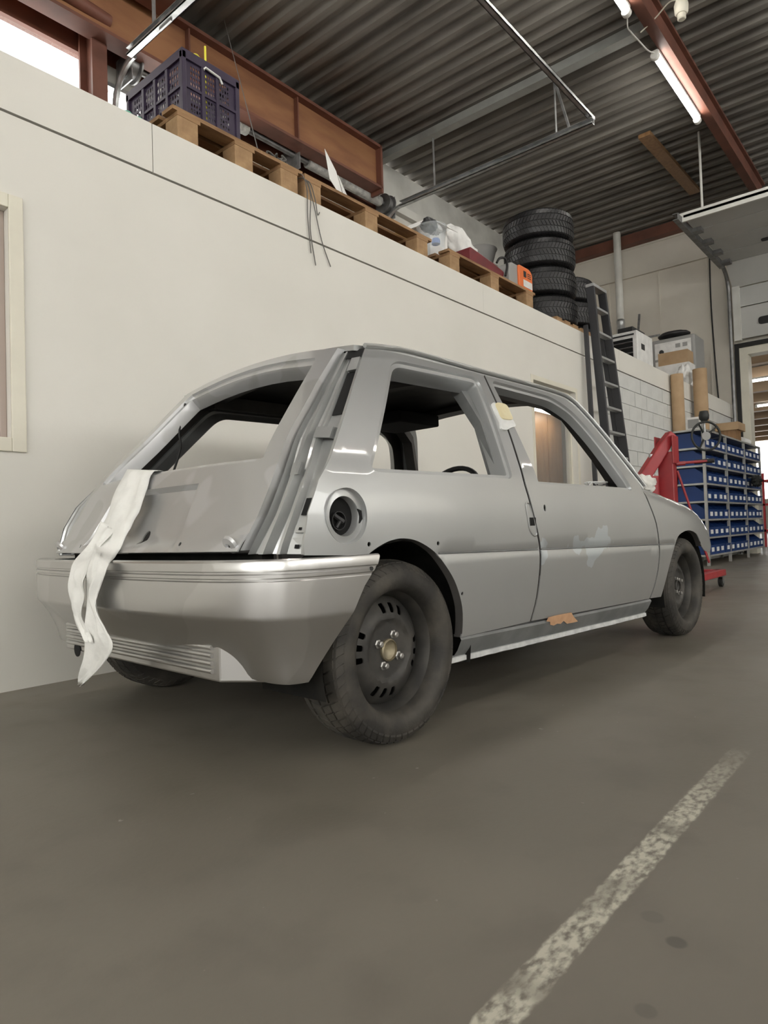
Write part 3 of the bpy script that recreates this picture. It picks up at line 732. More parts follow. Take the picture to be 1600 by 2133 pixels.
# door handle recess at the edge of the quarter panel
g = G(); pl = fillet([(.652, .722), (.680, .722), (.706, .640), (.716, .60), (.690, .60), (.664, .625)], .014, 4)
rows = []
for ins, d in ((-.003, -.0015), (.0, -.0035), (.004, .002), (.010, .012)):
    row = [(u, -(ysd(u, v) - d), v) for u, v in offset_poly(pl, ins)]; rows.append(row + row[:1])
g.loft(rows); g.cur = 1; g.add(rows[-1][:-1], [tuple(range(len(pl)))])
hr = g.build('handle_recess', ['silver', 'inner_metal'], car, smooth=40)
g = G(); g.box(.672, .712, -.7905, -.772, .638, .668); g.build('handle_slot', 'black_void', hr)
# ---------------- roof
_zr = spl([-.05, .08, .354, .8, 1.2, 1.42, 1.52], [1.238, 1.252, 1.278, 1.271, 1.270, 1.262, 1.243])
def roof_fm(u, v): return (u, v, _zr(u) + .046 * (1 - (v / .54) ** 2))
def xroofr(y): return .055 + .045 * (1 - (y / .5) ** 2)
ro = [(xroofr(y), y) for y in [-.525 + 1.05 * k / 20 for k in range(21)]]
ro = ro + [(lerp(.4, 1.4, k / 5), ysd(lerp(.4, 1.4, k / 5), 1.275)) for k in range(6)] + [(1.44 + .07 * (1 - (y / .53) ** 2), y) for y in [.52 - 1.04 * k / 16 for k in range(17)]] + [(lerp(1.4, .4, k / 5), -ysd(lerp(1.4, .4, k / 5), 1.275)) for k in range(6)]
roof = panel('roof', ro, roof_fm, ['silver', 'inner_metal'], car, step=.06, thick=.018, out=(0, 0, 1), angle=50)
for x, w in ((.16, .05), (.74, .03), (1.42, .05)):
    g = G(); secs = [[(x - w, y, roof_fm(x, y)[2] - .02), (x - w, y, roof_fm(x, y)[2] - .05), (x + w, y, roof_fm(x, y)[2] - .05), (x + w, y, roof_fm(x, y)[2] - .02)] for y in [-.48 + .96 * k / 10 for k in range(11)]]
    g.loft(secs); g.build('roof_bow', 'inner_metal', roof, smooth=30)
g = G(); g.box(1.05, 1.37, .16, .44, 1.19, 1.25); g.build('sun_visor', 'black_void', car, bevel=.008)
# ---------------- tailgate
_xr = spl([.55, .596, .70, .864, 1.05, 1.25, 1.32], [-.489, -.463, -.403, -.305, -.135, .05, .118])
def yt(z): return interp(z, [.596, .69, .80, .864, .943, 1.109, 1.249], [.592, .600, .594, .580, .548, .498, .468])
PLATE = [(-.31, .618), (.31, .618), (.27, .800), (-.27, .800)]
def gate_fm(u, v):
    x = _xr(v) - .045 * (1 - (u / .6) ** 2)
    hw = .31 - (v - .618) * .22
    t = min(v - .618 + .01, .800 - v, hw - abs(u))
    k = max(0, min(1, t / .026)); x += .034 * k * k * (3 - 2 * k)
    if abs(u) > .30:
        k = max(0, min(1, (.642 - v) / .006)); k2 = max(0, min(1, (abs(u) - .30) / .01)); x -= .008 * k * k2
    return (x, u, v)
zt_ = [.596 + (1.249 - .596) * k / 14 for k in range(15)]
go = [(-.592, .594)] + [(.592 * (2 * k / 12 - 1), .594) for k in range(1, 13)] + [(yt(z), z) for z in zt_[1:]] + [(y, 1.249 + .042 * (1 - (y / .468) ** 2)) for y in [.468 - .936 * k / 14 for k in range(1, 14)]] + [(-yt(z), z) for z in reversed(zt_[1:])]
GW = catmull([(.515, .862), (.49, .93), (.452, 1.03), (.42, 1.14), (.40, 1.21)], 3) + [(.385, 1.228)] + [(y, 1.222 + .040 * (1 - (y / .40) ** 2)) for y in [.30 - .6 * k / 6 for k in range(7)]] + [(-.385, 1.228)] + catmull([(-.40, 1.21), (-.42, 1.14), (-.452, 1.03), (-.49, .93), (-.515, .862)], 3) + [(-.50, .850), (-.25, .853), (.25, .853), (.50, .850)]
inpl = offset_poly(PLATE, .022)
gl = [PLATE + PLATE[:1], inpl + inpl[:1], [(-.59, .642), (-.32, .642)], [(-.59, .636), (-.32, .636)], [(.59, .642), (.32, .642)], [(.59, .636), (.32, .636)]]
gate = panel('tailgate', go, gate_fm, ['silver_gate', 'inner_metal'], car, holes=[GW, circ((-.06, .628 + .012), .019, 14, .021), circ((-.555, .612), .008, 10), circ((-.335, .617), .006, 8), circ((.335, .617), .006, 8), circ((.555, .612), .008, 10)], step=.03, lines=gl, out=(-1, 0, 0), angle=40)
flange('window_rim', GW, gate_fm, [(0, 0), (.001, .010), (.018, .013), (.020, .025), (.022, .065)], 'silver_gate', gate, (-1, 0, 0))
for s in (-1, 1):
    g = G(); secs = [[(_xr(z) - .045 * (1 - (yt(z) / .6) ** 2) + d, s * yt(z), z) for z in zt_] for d in (0, .035)]; g.loft(secs); g.build('gate_return', 'silver_gate', gate, smooth=40)
    M = Matrix.Translation(gate_fm(s * .555, .612)) @ Matrix.Rotation(math.radians(-32), 4, 'Y')
    g = G(); g.lathe([(.028, .002), (.024, -.006), (.010, -.010), (.008, -.006)], 18, 'x', M, cap=False); g.build('gate_boss', 'silver_gate', gate, smooth=40)
# dark cable hanging inside the rear window
g = G(); g.tube(catmull([(-.02, .40, 1.19), (-.05, .40, 1.08), (-.06, .38, 1.0), (-.10, .37, .90), (-.11, .37, .885)], 6), [.005] * 24 + [.008], 6); g.build('heater_wire', 'rubber_black', gate, smooth=60)
# ---------------- tail lamp channels
QT = QREAR[1:]
def qpt(t):
    z = lerp(.581, 1.245, t); xs = [p[1] for p in QT]; x = interp(z, xs, [p[0] for p in QT]); return Vector((x, -ysd(x, z), z))
def tpt(t):
    z = lerp(.585, 1.235, t); return Vector((_xr(z) - .045 * (1 - (yt(z) / .6) ** 2) + .022, -yt(z) - .012, z))
CHP = [(0, .0), (.02, .03), (.10, .034), (.14, .012), (.22, .012), (.27, .045), (.36, .050), (.41, .026), (.47, .026), (.52, .048), (.84, .048), (.88, .016), (.95, .012), (.975, .004), (1, .0)]
def chan(t, a, extra=0.0, dep=None):
    T, Q = tpt(t), qpt(t); d = interp(a, [p[0] for p in CHP], [p[1] for p in CHP]) if dep is None else dep
    e = (Q - T); n = Vector((-e.y, e.x, 0)).normalized()
    if n.x < 0: n = -n
    sc = 1 - .4 * t
    return T.lerp(Q, a) + n * (d * sc + extra), n
for s in (-1, 1):
    fl2 = lambda v: (v.x, v.y * (-s), v.z)
    g = G(); secs = [[fl2(chan(t, a)[0]) for a, _ in CHP] for t in [k / 24 for k in range(25)]]; g.loft(secs)
    ch = g.build('lamp_channel', 'channel_metal', car, smooth=28)
    def patch(name, mat, t0, t1, a0, a1, ex, th=.004, slant=0.0):
        pts = []
        for e in (0, -th):
            for t, a in ((t0, a0), (t0 + slant, a1), (t1 + slant, a1), (t1, a0)): pts.append(fl2(chan(t, a, ex + e, .048)[0]))
        g = G(); g.add(pts, [(0, 1, 2, 3), (7, 6, 5, 4), (0, 4, 5, 1), (1, 5, 6, 2), (2, 6, 7, 3), (3, 7, 4, 0)]); return g.build(name, mat, ch)
    patch('lamp_slot', 'black_void', .615, .86, .54, .80, -.001)
    patch('lamp_slot', 'black_void', .155, .225, .58, .86, -.001)
    patch('lamp_slot', 'black_void', .945, 1.0, .30, .95, -.022)
    patch('lamp_bracket', 'channel_metal', .865, .945, .56, .90, -.001, .026)
    patch('lamp_bracket', 'channel_metal', .50, .555, .40, .80, -.004, .030, -.012)
    patch('lamp_bracket', 'channel_metal', .33, .385, .10, .30, -.020, .010)
    patch('bolt_plate', 'channel_metal', .085, .115, .55, .86, -.001, .006)
    patch('bolt_hole', 'black_void', .095, .106, .64, .70, -.0075, .001)
    patch('bolt_hole', 'black_void', .022, .038, .66, .74, -.0075, .001)
    patch('bolt_plate', 'channel_metal', .0, .065, .55, .90, -.001, .006)
# ---------------- rear bumper
BP = catmull([(-.582, 0), (-.579, -.25), (-.563, -.48), (-.532, -.63), (-.478, -.735), (-.40, -.785), (-.27, -.799), (-.13, -.801)], 8)
def arclen(pts):
    L_ = [0]
    for i in range(1, len(pts)): L_.append(L_[-1] + (Vector(pts[i]) - Vector(pts[i - 1])).length)
    return L_
def bump_row(z, d, n=44):
    xe = interp(z, [.25, .487, .553, .60], [-.362, -.215, -.150, -.147])
    pts = []
    for i, p in enumerate(BP):
        a = Vector(BP[max(i - 1, 0)]); b = Vector(BP[min(i + 1, len(BP) - 1)]); t = (b - a).normalized(); nn = Vector((-t.y, t.x))   # inward
        if nn.x < 0 and abs(t.y) > .5 or nn.y < 0 and abs(t.x) > .9: nn = -nn
        w = lerp(1, .42, min(1, max(0, (-p[1] - .55) / .22)))
        pts.append(Vector(p) + nn * (d * w))
    cut = []
    for i, p in enumerate(pts):
        if p.x > xe and i > 20:
            q = pts[i - 1]; t = (xe - q.x) / (p.x - q.x); cut.append(q.lerp(p, t)); break
        cut.append(p)
    L_ = arclen(cut); out = []
    for k in range(n + 1):
        s_ = L_[-1] * k / n; i = 0
        while i < len(L_) - 2 and L_[i + 1] < s_: i += 1
        out.append(cut[i].lerp(cut[i + 1], (s_ - L_[i]) / max(1e-9, L_[i + 1] - L_[i])))
    return [(p.x, p.y, z) for p in out]
LEV = [(.566, .075), (.572, .04), (.574, .014), (.571, .004), (.566, 0), (.545, -.001), (.542, .005), (.538, .005), (.535, -.001), (.527, -.001), (.524, .005), (.520, .005), (.517, 0), (.49, -.001), (.46, 0), (.432, .001), (.424, .003), (.418, .008), (.385, .040), (.35, .071), (.315, .098), (.285, .118), (.262, .130), (.250, .140), (.250, .17)]
g = G(); secs = []
for z, d in LEV:
    r = bump_row(z, d); last = r[-1]; r = r + [(last[0] - .004, last[1] + .03, last[2])]
    full = [(x, -y, zz) for x, y, zz in reversed(r[1:])] + r; secs.append(full)
g.loft(secs); bmp = g.build('bumper', 'silver_bumper', car, smooth=32)
# ribbed lower grille of the bumper
XG = -.478
g = G(); g.prism([(XG, -.50), (XG, .50), (-.40, .61), (-.36, .61), (-.36, -.61), (-.40, -.61)], 'z', .240, .384); gr = g.build('grille_block', 'silver_bumper', bmp, bevel=.006)
for k in range(5):
    z = .268 + k * .0215
    g = G(); g.tube([(XG - .004, -.475, z), (XG - .004, .475, z)], .007, 8); g.build('grille_rib', 'silver_bumper', gr, smooth=50)
g = G(); g.lathe([(.026, XG - .003), (.026, XG - .001)], 20, 'x', Matrix.Translation((0, .40, .246))); g.build('tow_notch', 'black_void', gr)
for s in (-1, 1):   # screw at the ends of the two bumper lines
    g = G(); g.lathe([(.006, -.002), (.006, .002)], 10, 'y', Matrix.Translation((-.185, s * .8015, .534))); g.build('screw', 'black_plastic', bmp)
# ---------------- bonnet, nose, windscreen frame, interior
def wbon(u): return ysd(u, _zt(u) - ROLL) - ROLL * .80
def bon_fm(u, v): return (u, v, _zt(u) + .002 + .035 * (1 - (v / .68) ** 2))
us = [1.86 + (2.845 - 1.86) * k / 12 for k in range(13)]
bo = [(u, -wbon(u)) for u in us] + [(2.845 + .06 * (1 - (y / .62) ** 2), y) for y in [-.55, -.3, 0, .3, .55]] + [(u, wbon(u)) for u in reversed(us)] + [(1.86 + .10 * (1 - (y / .7) ** 2), y) for y in [.6, .3, 0, -.3, -.6]]
panel('bonnet', bo, bon_fm, ['silver', 'inner_metal'], car, step=.06, out=(0, 0, 1), angle=50)
g = G(); secs = [[(2.80 + .07 * (1 - (y / .72) ** 2) - d, y, z) for y in [-.66 + 1.32 * k / 12 for k in range(13)]] for z, d in ((.54, .02), (.50, .0), (.44, .0), (.36, .05), (.30, .12))]
g.loft(secs); g.build('nose', 'silver', car, smooth=50)
g = G(); secs = [[(1.80 + .10 * (1 - (y / .7) ** 2) + d, y, .81 + .02 * (1 - (y / .7) ** 2) - e) for y in [-.68 + 1.36 * k / 12 for k in range(13)]] for d, e in ((0, .03), (-.02, .0), (.07, .0), (.07, .03))]
g.loft(secs); g.build('cowl', 'silver', car, smooth=30)
g = G(); g.box(-.33, 2.55, -.60, .60, .235, .262); g.build('floor_pan', 'underbody', car)
g = G(); g.box(1.82, 1.86, -.68, .68, .25, .78); g.build('bulkhead', 'underbody', car)
g = G(); g.box(-.40, -.36, -.60, .60, .262, .585); g.box(-.50, -.40, -.57, .57, .556, .566); g.build('rear_valance', 'underbody', car)
g = G(); g.box(1.55, 1.80, -.62, .62, .68, .80); g.build('dash_beam', 'underbody', car, bevel=.03)
g = G(); M = Matrix.Translation((1.36, .10, .80)) @ Matrix.Rotation(math.radians(-62), 4, 'Y')
pr = [(.185 + .014 * math.cos(2 * PI * k / 8), .014 * math.sin(2 * PI * k / 8)) for k in range(8)]
g.lathe(pr, 36, 'z', M, close=True); g.build('steering_wheel', 'black_plastic', car, smooth=60)
g = G(); g.tube([(-.20, -.30, .23), (-.18, .30, .23)], .06, 14); g.tube([(-.18, .28, .20), (-.30, .28, .215), (-.38, .24, .22)], .012, 6); g.build('silencer', 'underbody', car, smooth=40)
# ---------------- wheels
def tyre_mesh(name, R, Wd, rin, nb, mat, rows=4, slant=.0, depth=.007, groove=.012, shoulder=True):
    h = Wd / 2; g = G(); Rb = R - depth
    half = [(rin, -h * .74), (rin + .010, -h * .92), (lerp(rin, R, .28), -h * 1.0), (lerp(rin, R, .48), -h * .995), (lerp(rin, R, .62), -h * .96), (lerp(rin, R, .75), -h * .90), (lerp(rin, R, .86), -h * .80), (lerp(rin, R, .93), -h * .67), (Rb, -h * .48)]
    def drop(y): return (R - rin) * interp(abs(y) / h, [.48, .69, .82, .92, .975, 1.01], [0, .045, .115, .225, .35, .45])
    prof = half + [(Rb, 0)] + [(r, -y) for r, y in reversed(half)] + [(rin - .004, h * .5), (rin - .004, -h * .5)]
    g.lathe(prof, 72, 'y', close=True)
    g.cur = 0
    edges = [e * h for e in (-1.0, -.80, -.42, 0, .42, .80, 1.0)] if rows == 6 else [-h * .92 + k * (1.84 * h) / rows for k in range(rows + 1)]
    for r_ in range(rows):
        y0, y1 = edges[r_] + groove / 2, edges[r_ + 1] - groove / 2
        for k in range(nb):
            a0 = 2 * PI * (k + (.5 if r_ % 2 else 0)) / nb; da = 2 * PI / nb * .80; vs = []
            sl = slant * (1 if r_ < rows / 2 else -1)
            for y, sh in ((y0, 0), (y1, sl)):
                rr = R - drop(y); rb = rr - depth * 2.2
                for a in (a0 + sh, a0 + da + sh):
                    vs += [(rb * math.cos(a), y, rb * math.sin(a)), (rr * math.cos(a), y, rr * math.sin(a))]
            g.add(vs, [(0, 1, 3, 2), (4, 6, 7, 5), (1, 5, 7, 3), (0, 4, 5, 1), (2, 3, 7, 6)])
    return g.mesh(name, mat, 35)
RT = .2746
ty_me = tyre_mesh('tyre', RT, .198, .182, 58, 'tyre_dusty', 6, .05, groove=.008)
def disc_h(r): return interp(r, [0, .085, .093, .100, .125, .150, .158, .166], [-.034, -.034, -.042, -.044, -.036, -.018, -.012, -.004])
slots = []
for q in range(4):
    for k in (-1, 0, 1):
        a = math.radians(80 + 90 * q + 17 * k); c, d = math.cos(a), math.sin(a)
        pl = fillet([(.113, -.0085), (.143, -.010), (.143, .010), (.113, .0085)], .005, 3)
        slots.append([(c * x - d * y, d * x + c * y) for x, y in pl])
uv, fs = cdt(circ((0, 0), .166, 72), [circ((0, 0), .032, 24)] + slots, .012)
gD = G()
for sgn in (0, .004): gD.add([(u, disc_h(math.hypot(u, v)) + sgn, v) for u, v in uv], fs)
rim = G(); rim.lathe([(.184, -.066), (.189, -.072), (.190, -.068), (.182, -.060), (.176, -.048), (.168, -.030), (.165, .0), (.165, .06), (.185, .07)], 72, 'y', cap=False)
wme = G(); wme.v = gD.v + rim.v; wme.f = gD.f + [tuple(i + len(gD.v) for i in f) for f in rim.f]; wme.mi = [0] * len(wme.f)
wheel_me = wme.mesh('wheel', 'wheel_paint', 35)
gb = G(); gb.lathe([(.014, .004), (.014, -.002), (.0095, -.004), (.0095, -.016), (.006, -.018), (0, -.018)], 6, 'y', cap=False); bolt_me = gb.mesh('bolt', 'bolt_steel')
gc = G(); gc.lathe([(.034, .0), (.034, -.008), (.030, -.012), (.029, -.004), (.020, .004), (0, .006)], 24, 'y', cap=False); cap_me = gc.mesh('centre_cap', 'brass', 40)
cap2_me = gc.mesh('centre_cap', 'wheel_paint', 40)
gh = G(); gh.lathe([(.15, .02), (.15, .05), (.03, .05)], 24, 'y', cap=False); drum_me = gh.mesh('brake_drum', 'underbody', 40)
def sub(name, me, par, loc=(0, 0, 0)):
    o = bpy.data.objects.new(name, me); COL.objects.link(o); o.parent = par; o.location = loc; return o
for x, s, ang in ((0, -1, 0.0), (2.407, -1, .5), (0, 1, .2), (2.407, 1, .9)):
    w = sub('wheel', wheel_me, car, (x, s * .646, RT))
    w.rotation_euler = (0, ang, 0) if s < 0 else (0, -ang, PI)
    sub('tyre', ty_me, w); sub('centre_cap', cap_me if x == 0 else cap2_me, w, (0, -.034, 0)); sub('brake_drum', drum_me, w)
    for k in range(4):
        a = math.radians(62 + 90 * k); sub('bolt', bolt_me, w, (.050 * math.cos(a), -.036, .050 * math.sin(a)))
# ================================================================== LOOSE THINGS ON THE CAR
def on_car(o, label, cat):
    o.matrix_world = CARM; return tag(o, label, cat)
mk('tissue', (.80, .80, .77), .85, col2=(.72, .72, .69), scale=14, bump=.3, bscale=40)
mk('tape_cream', (.72, .66, .45), .7, col2=(.66, .58, .36), scale=12, bump=.3, bscale=60)
mk('tape_white', (.74, .75, .73), .7, col2=(.66, .67, .66), scale=20, bump=.3, bscale=60)
mk('paper_brown', (.55, .33, .19), .8, col2=(.47, .27, .15), scale=20, bump=.3, bscale=30)
mk('rag', (.78, .77, .72), .9, col2=(.62, .61, .57), scale=10, bump=.5, bscale=30)
RA = ([(-.365, .208, .873), (-.425, .179, .776), (-.47, .169, .693), (-.51, .146, .629), (-.60, -.02, .586), (-.605, -.003, .483), (-.60, .014, .378), (-.59, .069, .267), (-.58, .125, .18)],
      [(-.365, .044, .851), (-.425, -.007, .75), (-.47, -.01, .672), (-.51, -.007, .596), (-.60, -.131, .557), (-.605, -.064, .456), (-.60, -.116, .373), (-.59, -.151, .311), (-.58, .104, .174)])
RB = ([(-.475, .158, .701), (-.53, .163, .614), (-.61, .098, .548), (-.615, .1, .48), (-.61, .094, .404), (-.605, .015, .327)],
      [(-.475, .079, .666), (-.53, .078, .598), (-.61, -.023, .528), (-.615, -.015, .469), (-.61, .01, .394), (-.605, -.036, .327)])
ts = thing('paper_strip', 'crumpled white tissue strip hanging over the tailgate and bumper', 'tissue'); ts.matrix_world = CARM
def ribbon(lr, name, pre=(), seed=1):
    rnd = random.Random(seed); A = catmull(list(p[0] for p in pre) + lr[0], 6); B_ = catmull(list(p[1] for p in pre) + lr[1], 6); secs = []
    ph = [rnd.uniform(0, 6) for _ in range(4)]
    for i, (a, b) in enumerate(zip(A, B_)):
        a, b = Vector(a), Vector(b); row = []
        for k in range(11):
            t = k / 10; p = a.lerp(b, t)
            w = .012 * math.sin(t * 7 + ph[0] + i * .05) + .006 * math.sin(t * 15 + ph[1] - i * .12) + .004 * math.sin(i * .7 + t * 3 + ph[2])
            row.append(p + Vector((-abs(w) * .9 - .004, 0, 0)))
        secs.append(row)
    g = G(); g.loft(secs)
    o = g.build(name, 'tissue', ts, smooth=80); m = o.modifiers.new('thick', 'SOLIDIFY'); m.thickness = .0015
    return o
ribbon(RA, 'tissue_band', pre=[((-.315, .20, .88), (-.315, .05, .868)), ((-.34, .205, .885), (-.34, .046, .868))], seed=3)
ribbon(RB, 'tissue_band', seed=5)
# masking pad wrapped round the pillar
pd = thing('masking_pad', 'cream and white masking tape pad wrapped round the door pillar', 'tape'); pd.matrix_world = CARM
fmo = side_fm(-1, .007)
panel('cream_pad', catmull([(.722, 1.120), (.76, 1.128), (.802, 1.122), (.797, 1.085), (.790, 1.062), (.745, 1.056), (.712, 1.060), (.715, 1.09)], 4, True), side_fm(-1, .012), 'tape_cream', pd, step=.02, thick=.02, out=(0, -1, 0))
panel('white_tape', catmull([(.700, 1.116), (.73, 1.122), (.735, 1.07), (.788, 1.07), (.795, 1.035), (.75, 1.022), (.705, 1.008), (.672, 1.012), (.688, 1.04), (.692, 1.08)], 4, True), fmo, 'tape_white', pd, step=.02, thick=.03, out=(0, -1, 0))
on_car(panel('torn_paper', [(.835, .282), (.90, .283), (1.02, .281), (1.045, .262), (1.095, .235), (1.06, .235), (1.0, .237), (.965, .253), (.945, .243), (.915, .248), (.89, .243), (.86, .250), (.855, .262), (.825, .268)], lambda u, v: (u, -(ysd(u, .27) + .007 + .25 * (v - .27)), v), 'paper_brown', None, step=.012, thick=.001, out=(0, -1, 0)), 'torn brown paper scrap stuck on the sill under the door', 'paper')
def lump(name, mat, r, seed, sc=(1, 1, 1), amp=.25, n=18, parent=None, loc=None):
    rnd = random.Random(seed); ks = [(Vector((rnd.uniform(-1, 1), rnd.uniform(-1, 1), rnd.uniform(-1, 1))).normalized() * rnd.uniform(2, 9), rnd.uniform(0, 6)) for _ in range(9)]
    g = G(); secs = []
    for i in range(n + 1):
        th = PI * i / n; row = []
        for k in range(2 * n):
            ph = PI * k / n; d = Vector((math.sin(th) * math.cos(ph), math.sin(th) * math.sin(ph), math.cos(th)))
            f = 1 + amp * sum(abs(math.sin(kv.dot(d) + p)) - .6 for kv, p in ks) / 3
            row.append((d.x * r * f * sc[0], d.y * r * f * sc[1], d.z * r * f * sc[2]))
        secs.append(row)
    g.loft(secs, True)
    return g.build(name, mat, parent, loc=loc, smooth=70)
o = lump('cleaning_rag', 'rag', .072, 4, (1.3, .9, .75), .3); tag(o, 'white crumpled rag lying at the foot of the windscreen pillar', 'rag')
o.matrix_world = CARM @ Matrix.Translation((2.02, -.66, .835))
wr = G()
for a in range(3): wr.tube(catmull([(1.40 + .05 * a, -.66, .80 + .004 * a), (1.50, -.64 + .02 * a, .835), (1.60, -.62 - .02 * a, .822 + .008 * a), (1.74, -.60, .838)], 6), .0035, 5)
on_car(wr.build('wire_bundle', 'tape_white', smooth=60), 'thin pale wires lying across the door window sill', 'wires')
# ================================================================== THINGS ON THE STORAGE DECK
mk('pallet_wood', (.34, .20, .095), .75, col2=(.22, .12, .055), scale=4, stretch=(1.2, 5, 6), bump=.3, bscale=40)
mk('block_wood', (.40, .255, .13), .8, col2=(.27, .16, .08), scale=9, bump=.5, bscale=50)
mk('crate_purple', (.030, .020, .045), .42, col2=(.040, .028, .056), scale=6)
mk('tyre_new', (.009, .009, .010), .42, col2=(.014, .014, .015), scale=6)
mk('paper_white', (.82, .82, .80), .7)
mk('plastic_green', (.10, .42, .28), .35, alpha=.9)
mk('plastic_white', (.78, .78, .76), .4, col2=(.66, .66, .64), scale=8)
mk('plastic_clear', (.66, .72, .76), .2, alpha=.32)
mk('plastic_blue', (.03, .12, .42), .4)
mk('plastic_red', (.17, .014, .02), .45, col2=(.12, .012, .016), scale=7)
mk('plastic_orange', (.72, .16, .035), .45)
mk('plastic_grey', (.30, .30, .29), .5)
mk('plastic_yellow', (.75, .68, .05), .45)
mk('cardboard', (.42, .29, .17), .8, col2=(.37, .25, .14), scale=5)
mk('wire_grey', (.12, .115, .105), .6)
# --- pallets along the deck edge (each: top boards, stringers, blocks, bottom boards)
def pallet(x, ln, label, rows, dep=.80, y=YW + .045):
    t = thing('pallet', label, 'pallet', (x, y, ZD), 0, 'pallets along the deck edge'); bw = .14; hb = .020; hk = .135
    for i, bx in enumerate(rows):
        for by in (0, (dep - .12) / 2, dep - .12):
            g = G(); w = bw * random.uniform(.95, 1.05); g.box(0, w, 0, .12, 0, hk); g.build('block', 'block_wood', t, loc=(bx, by, hb), bevel=.004)
    for by in (0, (dep - .12) / 2, dep - .12):
        g = G(); g.box(0, ln, -.002, .122, 0, hb); g.build('bottom_board', 'pallet_wood', t, loc=(0, by, 0))
    for bx in rows:
        g = G(); g.box(0, .15, 0, dep, 0, .022); g.build('stringer', 'pallet_wood', t, loc=(bx, 0, hb + hk))
    n = 6; w = .105
    for k in range(n):
        g = G(); g.box(0, ln, 0, w, 0, .022); g.build('top_board', 'pallet_wood', t, loc=(0, k * (dep - w) / (n - 1), hb + hk + .022))
    return t
pallet(2.09, .97, 'wooden pallet under the purple folding crate', (.03, .42, .78))
pallet(3.08, 1.42, 'wooden pallet with the white card on it, beside the hanging wires', (.0, .60, 1.22))
pallet(4.74, 1.55, 'wooden pallet carrying the white bag and the orange case', (.02, .68, 1.36))
t = thing('tyre_pallet', 'low wooden skid under the tall tyre stack', 'skid', (6.74, YW + .03, ZD))
for k in range(3):
    g = G(); g.box(0, .95, k * .36, k * .36 + .10, 0, .045); g.build('runner', 'block_wood', t)
for k in range(5):
    g = G(); g.box(k * .205, k * .205 + .13, 0, .84, .045, .065); g.build('board', 'pallet_wood', t)
ZP = ZD + .199
# --- purple folding crate with slotted walls
def crate(x, y, z, lx, ly, h):
    t = thing('folding_crate', 'dark purple folding plastic crate with slotted sides on the pallet', 'crate', (x, y, z))
    th = .012
    def wall(name, L_, fm, out, hole):
        holes = []
        for r in range(2):
            z0, z1 = (.05, h * .46) if r == 0 else (h * .53, h - .055)
            ncol = 3 if hole == 'round' else 4
            for c in range(ncol):
                a0 = .035 + c * (L_ - .07) / ncol; a1 = .035 + (c + 1) * (L_ - .07) / ncol - .02
                if hole == 'round': nx, nz = 4, 4
                else: nx, nz = 4, 3
                for i in range(nx):
                    for j in range(nz):
                        cx = lerp(a0 + .01, a1, (i + .5) / nx); cz = lerp(z0, z1, (j + .5) / nz); rx = (a1 - a0) / nx * .31; rz_ = (z1 - z0) / nz * (.38 if hole != 'round' else .36)
                        holes.append([(cx + rx * math.cos(q * PI / 3 + .5), cz + rz_ * math.sin(q * PI / 3 + .5)) for q in range(6)])
        return panel(name, rect(0, L_, 0, h), fm, 'crate_purple', t, holes=holes, step=.2, thick=.004, out=out)
    wall('side_wall', ly, lambda u, v: (0, u, v), (-1, 0, 0), 'slot'); wall('side_wall', ly, lambda u, v: (lx, u, v), (1, 0, 0), 'slot')
    wall('front_wall', lx, lambda u, v: (u, 0, v), (0, -1, 0), 'round'); wall('front_wall', lx, lambda u, v: (u, ly, v), (0, 1, 0), 'round')
    g = G()
    for z0, z1, p in ((h - .04, h + .012, .014), (h * .475, h * .515, .010), (-.004, .035, .010)):
        g.box(-p, lx + p, -p, .004, z0, z1); g.box(-p, lx + p, ly - .004, ly + p, z0, z1); g.box(-p, .004, .004, ly - .004, z0, z1); g.box(lx - .004, lx + p, .004, ly - .004, z0, z1)
    g.build('rim', 'crate_purple', t)
    for c in range(1, 4):
        g = G(); y_ = .025 + c * (ly - .07) / 4; g.box(-.012, 0, y_ - .012, y_ + .012, .03, h - .04); g.build('rib', 'crate_purple', t)
    for c in range(1, 3):
        g = G(); x_ = .025 + c * (lx - .07) / 3; g.box(x_ - .010, x_ + .010, -.012, 0, .03, h - .04); g.build('rib', 'crate_purple', t)
    for cx in (0, lx):
        for cy in (0, ly):
            g = G(); g.box(cx - .014, cx + .014, cy - .014, cy + .014, 0, h); g.build('corner_post', 'crate_purple', t, bevel=.004)
    g = G(); g.box(0, lx, 0, ly, 0, .006); g.build('base', 'crate_purple', t)
    g = G(); g.tube([(.13, -.016, h - .05), (.14, -.018, h - .035), (.24, -.018, h - .045), (.26, -.016, h - .075)], .007, 6); g.build('handle', 'plastic_white', t, smooth=60)
    return t
crate(2.205, 3.25, ZP + .004, .375, .585, .385)
g = G(); g.tube([(0, 0, 0), (.006, .01, .62)], .007, 6); tag(g.build('yellow_rod', 'plastic_yellow', loc=(2.47, 3.40, ZP + .02), smooth=60), 'thin yellow rod standing up out of the purple crate', 'rod')
g = G(); g.tube(catmull([(0, 0, 0), (-.01, 0, .36), (-.03, -.02, .44), (-.07, -.03, .48), (-.10, -.03, .475)], 6), .006, 6); tag(g.build('bent_wire', 'plastic_yellow', loc=(2.45, 3.38, ZP + .02), smooth=60), 'short bent yellow wire beside the rod in the purple crate', 'wire')
o = lump('green_bag', 'plastic_green', .12, 11, (1.0, 1.0, .75), .25, loc=(1.94, 3.46, ZD + .09)); tag(o, 'green plastic bag left of the purple crate', 'bag')
# thin strings crossing to the girder
g = G(); g.tube([(2.9, 3.4, ZP + .05), (4.85, 6.3, 6.7)], .004, 4); tag(g.build('string', 'wire_grey'), 'thin string running from the pallet up to the girder', 'string')
